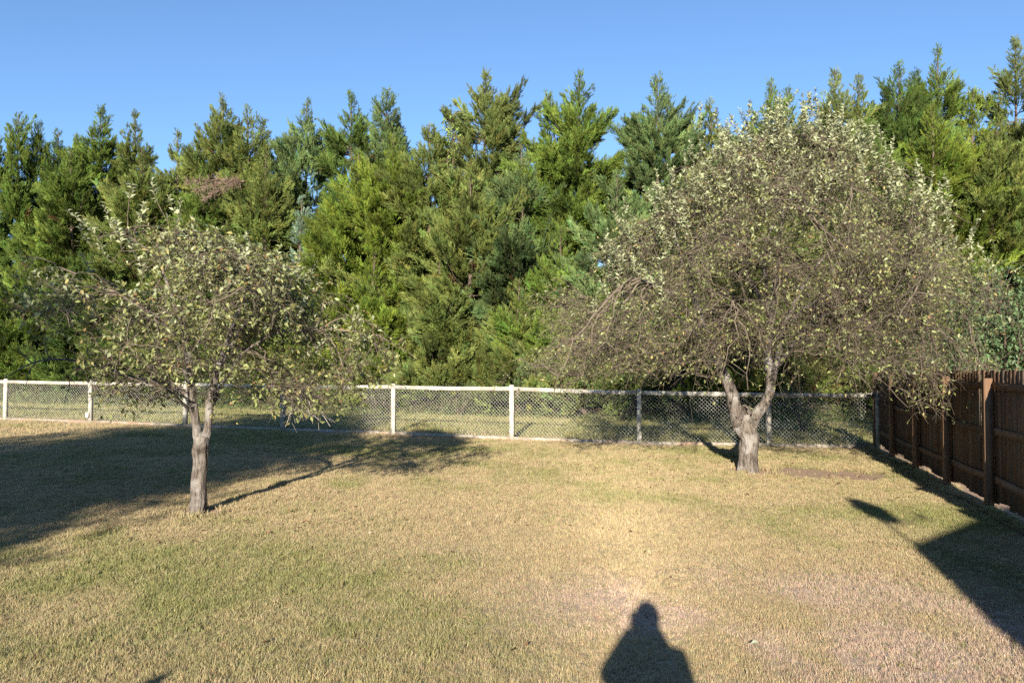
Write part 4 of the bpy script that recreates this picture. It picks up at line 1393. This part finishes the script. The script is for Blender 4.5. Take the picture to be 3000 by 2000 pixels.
# ------------------------------------------------------------------ weeds and dry stalks along the foot of the cedars
r = np.random.default_rng(91)
n = 5200
wx = r.uniform(-24, 11, n)
wb = 5.6 + 3.4 * r.uniform(0, 1, n) ** 0.8 + 0.6 * (fbm(wx * 0.6, wx * 0 + 2, 6, 3) - 0.5)
wy = fence_y(wx) + wb
hgt = np.clip((0.14 + 0.15 * np.maximum(0, wb - 5.6)) * r.uniform(0.5, 1.6, n) * (0.5 + fbm(wx * 0.9, wy * 0.9, 14, 3)), 0.1, 1.0)
wz = ground(wx, wy)
V, C = [], []
K = 26
pi = np.repeat(np.arange(n), K)
t = r.uniform(0, 1, n * K)
az = r.uniform(0, 6.28, n * K)
spread = 0.22
pos = np.stack([wx[pi] + np.cos(az) * spread * t * r.uniform(0.2, 1, n * K), wy[pi] + np.sin(az) * spread * t * r.uniform(0.2, 1, n * K), wz[pi] + hgt[pi] * t ** 0.7 - 0.02], 1)
ax = unit(np.stack([np.cos(az), np.sin(az), r.uniform(0.1, 1.6, n * K)], 1))
dry = r.uniform(0, 1, n) < 0.25
colw = np.where(dry[:, None], np.array((0.25, 0.21, 0.12)), np.array((0.12, 0.155, 0.055)))[pi] * r.uniform(0.6, 1.4, (n * K, 1))
Ls = np.where(dry[pi], 0.16, 0.085) * r.uniform(0.6, 1.3, n * K)
W = np.where(dry[pi], 0.010, 0.034)
sd = unit(np.cross(ax, r.normal(0, 1, (n * K, 3)))) * (W / 2)[:, None]
Vw = np.stack([pos - sd * 0.4, pos + ax * (Ls * 0.5)[:, None] + sd, pos + ax * Ls[:, None], pos + ax * (Ls * 0.5)[:, None] - sd], 1).reshape(-1, 3)
Fw = np.arange(n * K * 4).reshape(-1, 4)
link('weeds', make_mesh('weeds', Vw, Fw, np.repeat(colw, 4, axis=0)), M['weed'], kind='stuff', label='tangle of weeds and dry stalks at the foot of the cedars', category='weeds')

# dry brush: bare twigs tangled under the cedars
n = 5200
bx_ = r.uniform(-24, 11, n)
bb_ = 7.0 + 4.5 * r.uniform(0, 1, n)
by_ = fence_y(bx_) + bb_
p0 = np.stack([bx_, by_, ground(bx_, by_) + r.uniform(0, 0.9, n) ** 1.5], 1)
dv = unit(np.stack([r.normal(0, 0.9, n), r.normal(-0.2, 0.6, n), r.normal(0.5, 0.8, n)], 1)) * r.uniform(0.25, 0.8, (n, 1))
PB = np.stack([p0, p0 + dv * 0.5 + r.normal(0, 0.05, (n, 3)), p0 + dv + np.array((0, 0, -0.08))], 1)
PB[:, :, 2] = np.maximum(PB[:, :, 2], ground(PB[:, :, 0], PB[:, :, 1]) + 0.01)
v, f = tubes(PB, r.uniform(0.004, 0.009, (n, 1)) * np.linspace(1, 0.5, 3)[None], 3)
link('dry_brush', make_mesh('dry_brush', v, f), M['twig'], kind='stuff', label='tangle of bare grey twigs in the gloom under the cedars', category='brush')

# a few fallen leaves on the lawn
for i, (px, py, lab, c) in enumerate(((2197, 1892, 'single pale green fallen leaf on the dry grass right of the long shadow', (0.40, 0.45, 0.33)),
                                      (2462, 1467, 'small whitish fallen leaf near the oval shadow', (0.5, 0.42, 0.3)),
                                      (1077, 1570, 'small pale fallen leaf on the lawn left of the middle', (0.6, 0.55, 0.42)))):
    d = 4256.0 / (py - 1064 - (px - 1500) * 0.008)
    q = at(px, py, d)
    z = float(ground_fine(q[0], q[1])) + 0.04
    v, f, cc = leaves(np.array([(q[0], q[1], z)]), np.array([(0.8, 0.3, 0.1)]), np.array([(0.1, -0.4, 1.0)]), np.array([0.075 if i == 0 else 0.05]), np.array([0.028]), np.array([0.2]), np.array([c]))
    link('fallen_leaf', make_mesh('fallen_leaf', v, f, cc), M['leaf'], None, label=lab, category='leaf', group='fallen leaves on the lawn')

# leaf litter and bits of twig under the two apple trees, too small and many to count
r = np.random.default_rng(17)
LP = []
for c, rad, m in ((APPLE_L, 1.7, 260), (APPLE_R, 3.2, 520)):
    a, q_ = r.uniform(0, 6.28, m), np.sqrt(r.uniform(0, 1, m)) * rad
    LP.append(np.stack([c[0] + 0.2 + np.cos(a) * q_, c[1] + np.sin(a) * q_], 1))
LP.append(np.stack([r.uniform(-6, 5, 160), r.uniform(4.6, 17, 160)], 1))
LP = np.concatenate(LP)
LP = LP[LP[:, 1] < fence_y(LP[:, 0]) - 0.1]
m = len(LP)
lz = ground_fine(LP[:, 0], LP[:, 1]) + r.uniform(0.015, 0.035, m)
a = r.uniform(0, 6.28, m)
ax = np.stack([np.cos(a), np.sin(a), r.normal(0.1, 0.25, m)], 1)
up = unit(r.normal(0, 0.4, (m, 3)) + np.array((0, 0, 1.0)))
kd = r.uniform(0, 1, (m, 1))
cc = np.where(kd < 0.6, np.array((0.17, 0.10, 0.055)), np.where(kd < 0.85, np.array((0.34, 0.27, 0.14)), np.array((0.09, 0.06, 0.04)))) * r.uniform(0.6, 1.3, (m, 1))
Ls = r.uniform(0.03, 0.065, m)
v, f, c = leaves(np.column_stack([LP, lz]), ax, up, Ls, Ls * np.where(kd[:, 0] > 0.85, 0.14, 0.5), r.normal(0.3, 0.4, m), cc)
link('leaf_litter', make_mesh('leaf_litter', v, f, c), M['leaf'], kind='stuff', label='brown fallen leaves and twig bits strewn under the apple trees', category='leaf litter')

# ------------------------------------------------------------------ what stands behind the photographer and throws the shadows
broadleaf('shade_tree', 'large leafy tree behind the viewer whose shadow covers the left of the lawn', 'tree', -11.0, -8.0, 4.6, 1.2, 10.2, 52000, 0.30, (0.07, 0.11, 0.035), 12, 0.22, lobes=30)

# garage with a low gable, its corner throwing the pointed shadow on the right
TAN = math.tan(SUN_EL)
c0 = np.array((3.84, 8.05)) - np.array((SX, SY)) * (2.7 / TAN)
e1 = np.array((0.971, -0.238))       # along the gable end
e2 = np.array((-0.238, -0.971))      # back along the ridge
ga = thing('garage', 'small gabled garage behind the viewer whose roof corner shades the right of the lawn', 'building', (c0[0], c0[1], 0.0))
hw, ln_, ov = 1.95, 6.5, 0.3


def gp(a, b, z):
    q = e1 * a + e2 * b
    return (q[0], q[1], z)


ez, rz = 2.7, 2.7 + 0.417 * hw
w0, w1 = ov, 2 * hw - ov
wz_ = 2.52
vv = [gp(w0, ov, -0.1), gp(w1, ov, -0.1), gp(w1, ln_ - ov, -0.1), gp(w0, ln_ - ov, -0.1), gp(w0, ov, wz_ + 0.06), gp(w1, ov, wz_ + 0.06), gp(w1, ln_ - ov, wz_ + 0.06), gp(w0, ln_ - ov, wz_ + 0.06), gp(hw, ov, rz - 0.12), gp(hw, ln_ - ov, rz - 0.12)]
tri = [(0, 1, 5), (0, 5, 4), (4, 5, 8), (1, 2, 6), (1, 6, 5), (2, 3, 7), (2, 7, 6), (6, 7, 9), (3, 0, 4), (3, 4, 7)]
link('wall', make_mesh('wall', vv, tri), M['siding'], ga)
for side in (0, 1):
    a_e = 0.0 if side == 0 else 2 * hw
    vv = [gp(a_e, 0, ez), gp(hw, 0, rz), gp(hw, ln_, rz), gp(a_e, ln_, ez)]
    vv += [(x, y, z - 0.11) for x, y, z in vv]
    link('roof_slope', make_mesh('roof_slope', vv, BOXF), M['shingle'], ga)
v, f = box(0.9, 0.05, 2.0)
q = gp(1.2, ov - 0.03, 0)
v = np.stack([v[:, 0] * e1[0] + v[:, 1] * e2[0] + q[0], v[:, 0] * e1[1] + v[:, 1] * e2[1] + q[1], v[:, 2]], 1)
link('door', make_mesh('door', v, f), M['white'], ga)

# satellite dish fixed on the garage eave
dz = 3.45
dc = np.array((4.32, 10.0)) - np.array((SX, SY)) * (dz / TAN)
sd_ = thing('satellite_dish', 'oval satellite dish on the garage eave whose shadow lies on the lawn', 'satellite dish', (dc[0], dc[1], dz))
face = unit(np.array((0.55, -0.75, 0.30)))
uu = unit(np.cross(face, (0, 0, 1.0)))
ww = np.cross(uu, face)
V = [np.zeros(3) - face * 0.06]
Fd = []
nr, na_ = 5, 24
for i in range(1, nr + 1):
    for k in range(na_):
        a = k / na_ * 2 * math.pi
        q = i / nr
        V.append(uu * math.cos(a) * 0.225 * q + ww * math.sin(a) * 0.255 * q - face * 0.06 * (1 - q * q))
V = np.array(V)
for k in range(na_):
    Fd.append((0, 1 + k, 1 + (k + 1) % na_))
    for i in range(nr - 1):
        a0, b0 = 1 + i * na_ + k, 1 + i * na_ + (k + 1) % na_
        Fd.append((a0, a0 + na_, b0 + na_))
        Fd.append((a0, b0 + na_, b0))
link('reflector', make_mesh('reflector', V, Fd, smooth=True), M['white'], sd_)
lnb = np.array((0.42, -0.12, -0.10))
v, f = tubes(np.array([[-ww * 0.25 - face * 0.02, (lnb - ww * 0.3) / 2, lnb]]), np.full((1, 3), 0.012), 6)
link('arm', make_mesh('arm', v, f), M['white'], sd_)
v, f = box(0.07, 0.12, 0.09, False)
link('receiver', make_mesh('receiver', v + lnb, f), M['white'], sd_)
rp = np.array((*(c0 + e1 * 0.08 + e2 * 0.65), 2.72)) - np.array((*dc, dz))
v, f = tubes(np.array([[-face * 0.07, -face * 0.12 + (0, 0, -0.3), rp]]), np.full((1, 3), 0.02), 8)
link('mast', make_mesh('mast', v, f), M['white'], sd_)

# round-capped garden post just outside the picture
px_, py_ = -2.62, 0.0
gpost = thing('garden_post', 'round-capped wooden post left of the viewer, its tip shading the bottom edge', 'post', (px_, py_, float(ground(px_, py_))))
v, f = box(0.085, 0.085, 1.45, True, 1.0)
link('shaft', make_mesh('shaft', v - np.array((0, 0, 0.2)), f), M['greywood'], gpost)
pr_ = np.array([(0.045, 1.25), (0.055, 1.262), (0.055, 1.285), (0.03, 1.295), (0.05, 1.31), (0.06, 1.34), (0.05, 1.375), (0.025, 1.395), (0.003, 1.40)])
th = np.arange(14) / 14 * 2 * math.pi
V = np.array([(a * math.cos(t_), a * math.sin(t_), z) for a, z in pr_ for t_ in th])
ii = np.arange(len(pr_) * 14).reshape(-1, 14)
Fq = np.stack([ii[:-1], np.roll(ii, -1, 1)[:-1], np.roll(ii, -1, 1)[1:], ii[1:]], -1).reshape(-1, 4)
link('finial', make_mesh('finial', V, Fq, smooth=True), M['greywood'], gpost)

# ------------------------------------------------------------------ the photographer, standing at the camera (only the shadow falls in the picture)
per = thing('person', 'person in dark clothes standing and holding a camera to the face', 'person', (0.0, -0.16, 0.0))
per.scale = (0.92, 1.0, 1.04)
per.location.x = 0.03


if True:
    bv = [(0.0, -0.02, 0.98), (0.0, -0.02, 1.15), (0.0, -0.02, 1.32), (0.0, -0.03, 1.47), (0.0, -0.02, 1.56), (0.0, 0.0, 1.64), (0.0, 0.01, 1.70), (0.0, 0.0, 1.765),   # 0-7 spine, neck, head
          (-0.19, -0.03, 1.46), (-0.268, 0.04, 1.36), (-0.09, 0.12, 1.60), (0.19, -0.03, 1.46), (0.25, 0.06, 1.22), (0.08, 0.12, 1.60),
          (-0.10, -0.02, 0.90), (-0.12, 0.0, 0.50), (-0.13, -0.03, 0.09), (-0.14, 0.12, 0.03), (0.10, -0.02, 0.90), (0.12, 0.0, 0.50), (0.13, -0.03, 0.09), (0.14, 0.12, 0.03)]
    be = [(0, 1), (1, 2), (2, 3), (3, 4), (4, 5), (5, 6), (6, 7), (3, 8), (8, 9), (9, 10), (3, 11), (11, 12), (12, 13), (0, 14), (14, 15), (15, 16), (16, 17), (0, 18), (18, 19), (19, 20), (20, 21)]
    br = [(0.19, 0.14), (0.19, 0.15), (0.20, 0.14), (0.16, 0.11), 0.095, 0.095, 0.10, 0.075, 0.085, 0.062, 0.038, 0.085, 0.058, 0.038, 0.105, 0.07, 0.05, 0.045, 0.105, 0.07, 0.05, 0.045]
    me = bpy.data.meshes.new('body')
    me.from_pydata(bv, be, [])
    body = link('body', me, M['cloth'], per)
    sk = body.modifiers.new('skin', 'SKIN')
    if not me.skin_vertices:
        bpy.context.view_layer.objects.active = body
        body.select_set(True)
        bpy.ops.object.modifier_remove(modifier='skin')
        bpy.ops.object.modifier_add(type='SKIN')
    for i, rr in enumerate(br):
        me.skin_vertices[0].data[i].radius = rr if isinstance(rr, tuple) else (rr, rr)
    me.skin_vertices[0].data[0].use_root = True
    ss = body.modifiers.new('sub', 'SUBSURF')
    ss.levels = ss.render_levels = 2

    # hair cap
    V, Fq = [], []
    nu, nv = 14, 8
    for i in range(nv + 1):
        ph = i / nv * math.pi * 0.62
        for k in range(nu):
            a = k / nu * 2 * math.pi
            V.append((0.098 * math.sin(ph) * math.cos(a), -0.012 + 0.112 * math.sin(ph) * math.sin(a), 1.70 + 0.115 * math.cos(ph)))
    for i in range(nv):
        for k in range(nu):
            Fq.append((i * nu + k, i * nu + (k + 1) % nu, (i + 1) * nu + (k + 1) % nu, (i + 1) * nu + k))
    link('hair', make_mesh('hair', V, Fq, smooth=True), M['hair'], per)
    # hands: palm and five fingers closing on the camera from both sides
    for s in (-1, 1):
        P, Rr = [], []
        for k in range(4):
            z = 1.565 + 0.021 * k
            P.append([(s * 0.085, 0.105, 1.585 + 0.01 * k), (s * 0.088, 0.128, z), (s * 0.078, 0.142, z + 0.003), (s * 0.058, 0.143, z + 0.004)])
            Rr.append([0.016, 0.0095, 0.009, 0.007])
        P.append([(s * 0.085, 0.10, 1.585), (s * 0.074, 0.092, 1.562), (s * 0.056, 0.096, 1.556), (s * 0.040, 0.10, 1.557)])
        Rr.append([0.016, 0.011, 0.010, 0.008])
        v, f = tubes(np.array(P), np.array(Rr), 8)
        link('hand', make_mesh('hand', v, f, smooth=True), M['skin'], per)

# camera held by the photographer
pc = thing('camera_body', 'black camera held up to the face by the person', 'camera', (0.0, -0.16, 1.68))
v, f = box(0.135, 0.045, 0.09)
link('housing', make_mesh('housing', v + np.array((0, 0.115, 0)), f), M['rubber'], pc)
v, f = box(0.05, 0.04, 0.03, True, 0.75)
link('viewfinder', make_mesh('viewfinder', v + np.array((0, 0.11, 0.092)), f), M['rubber'], pc)
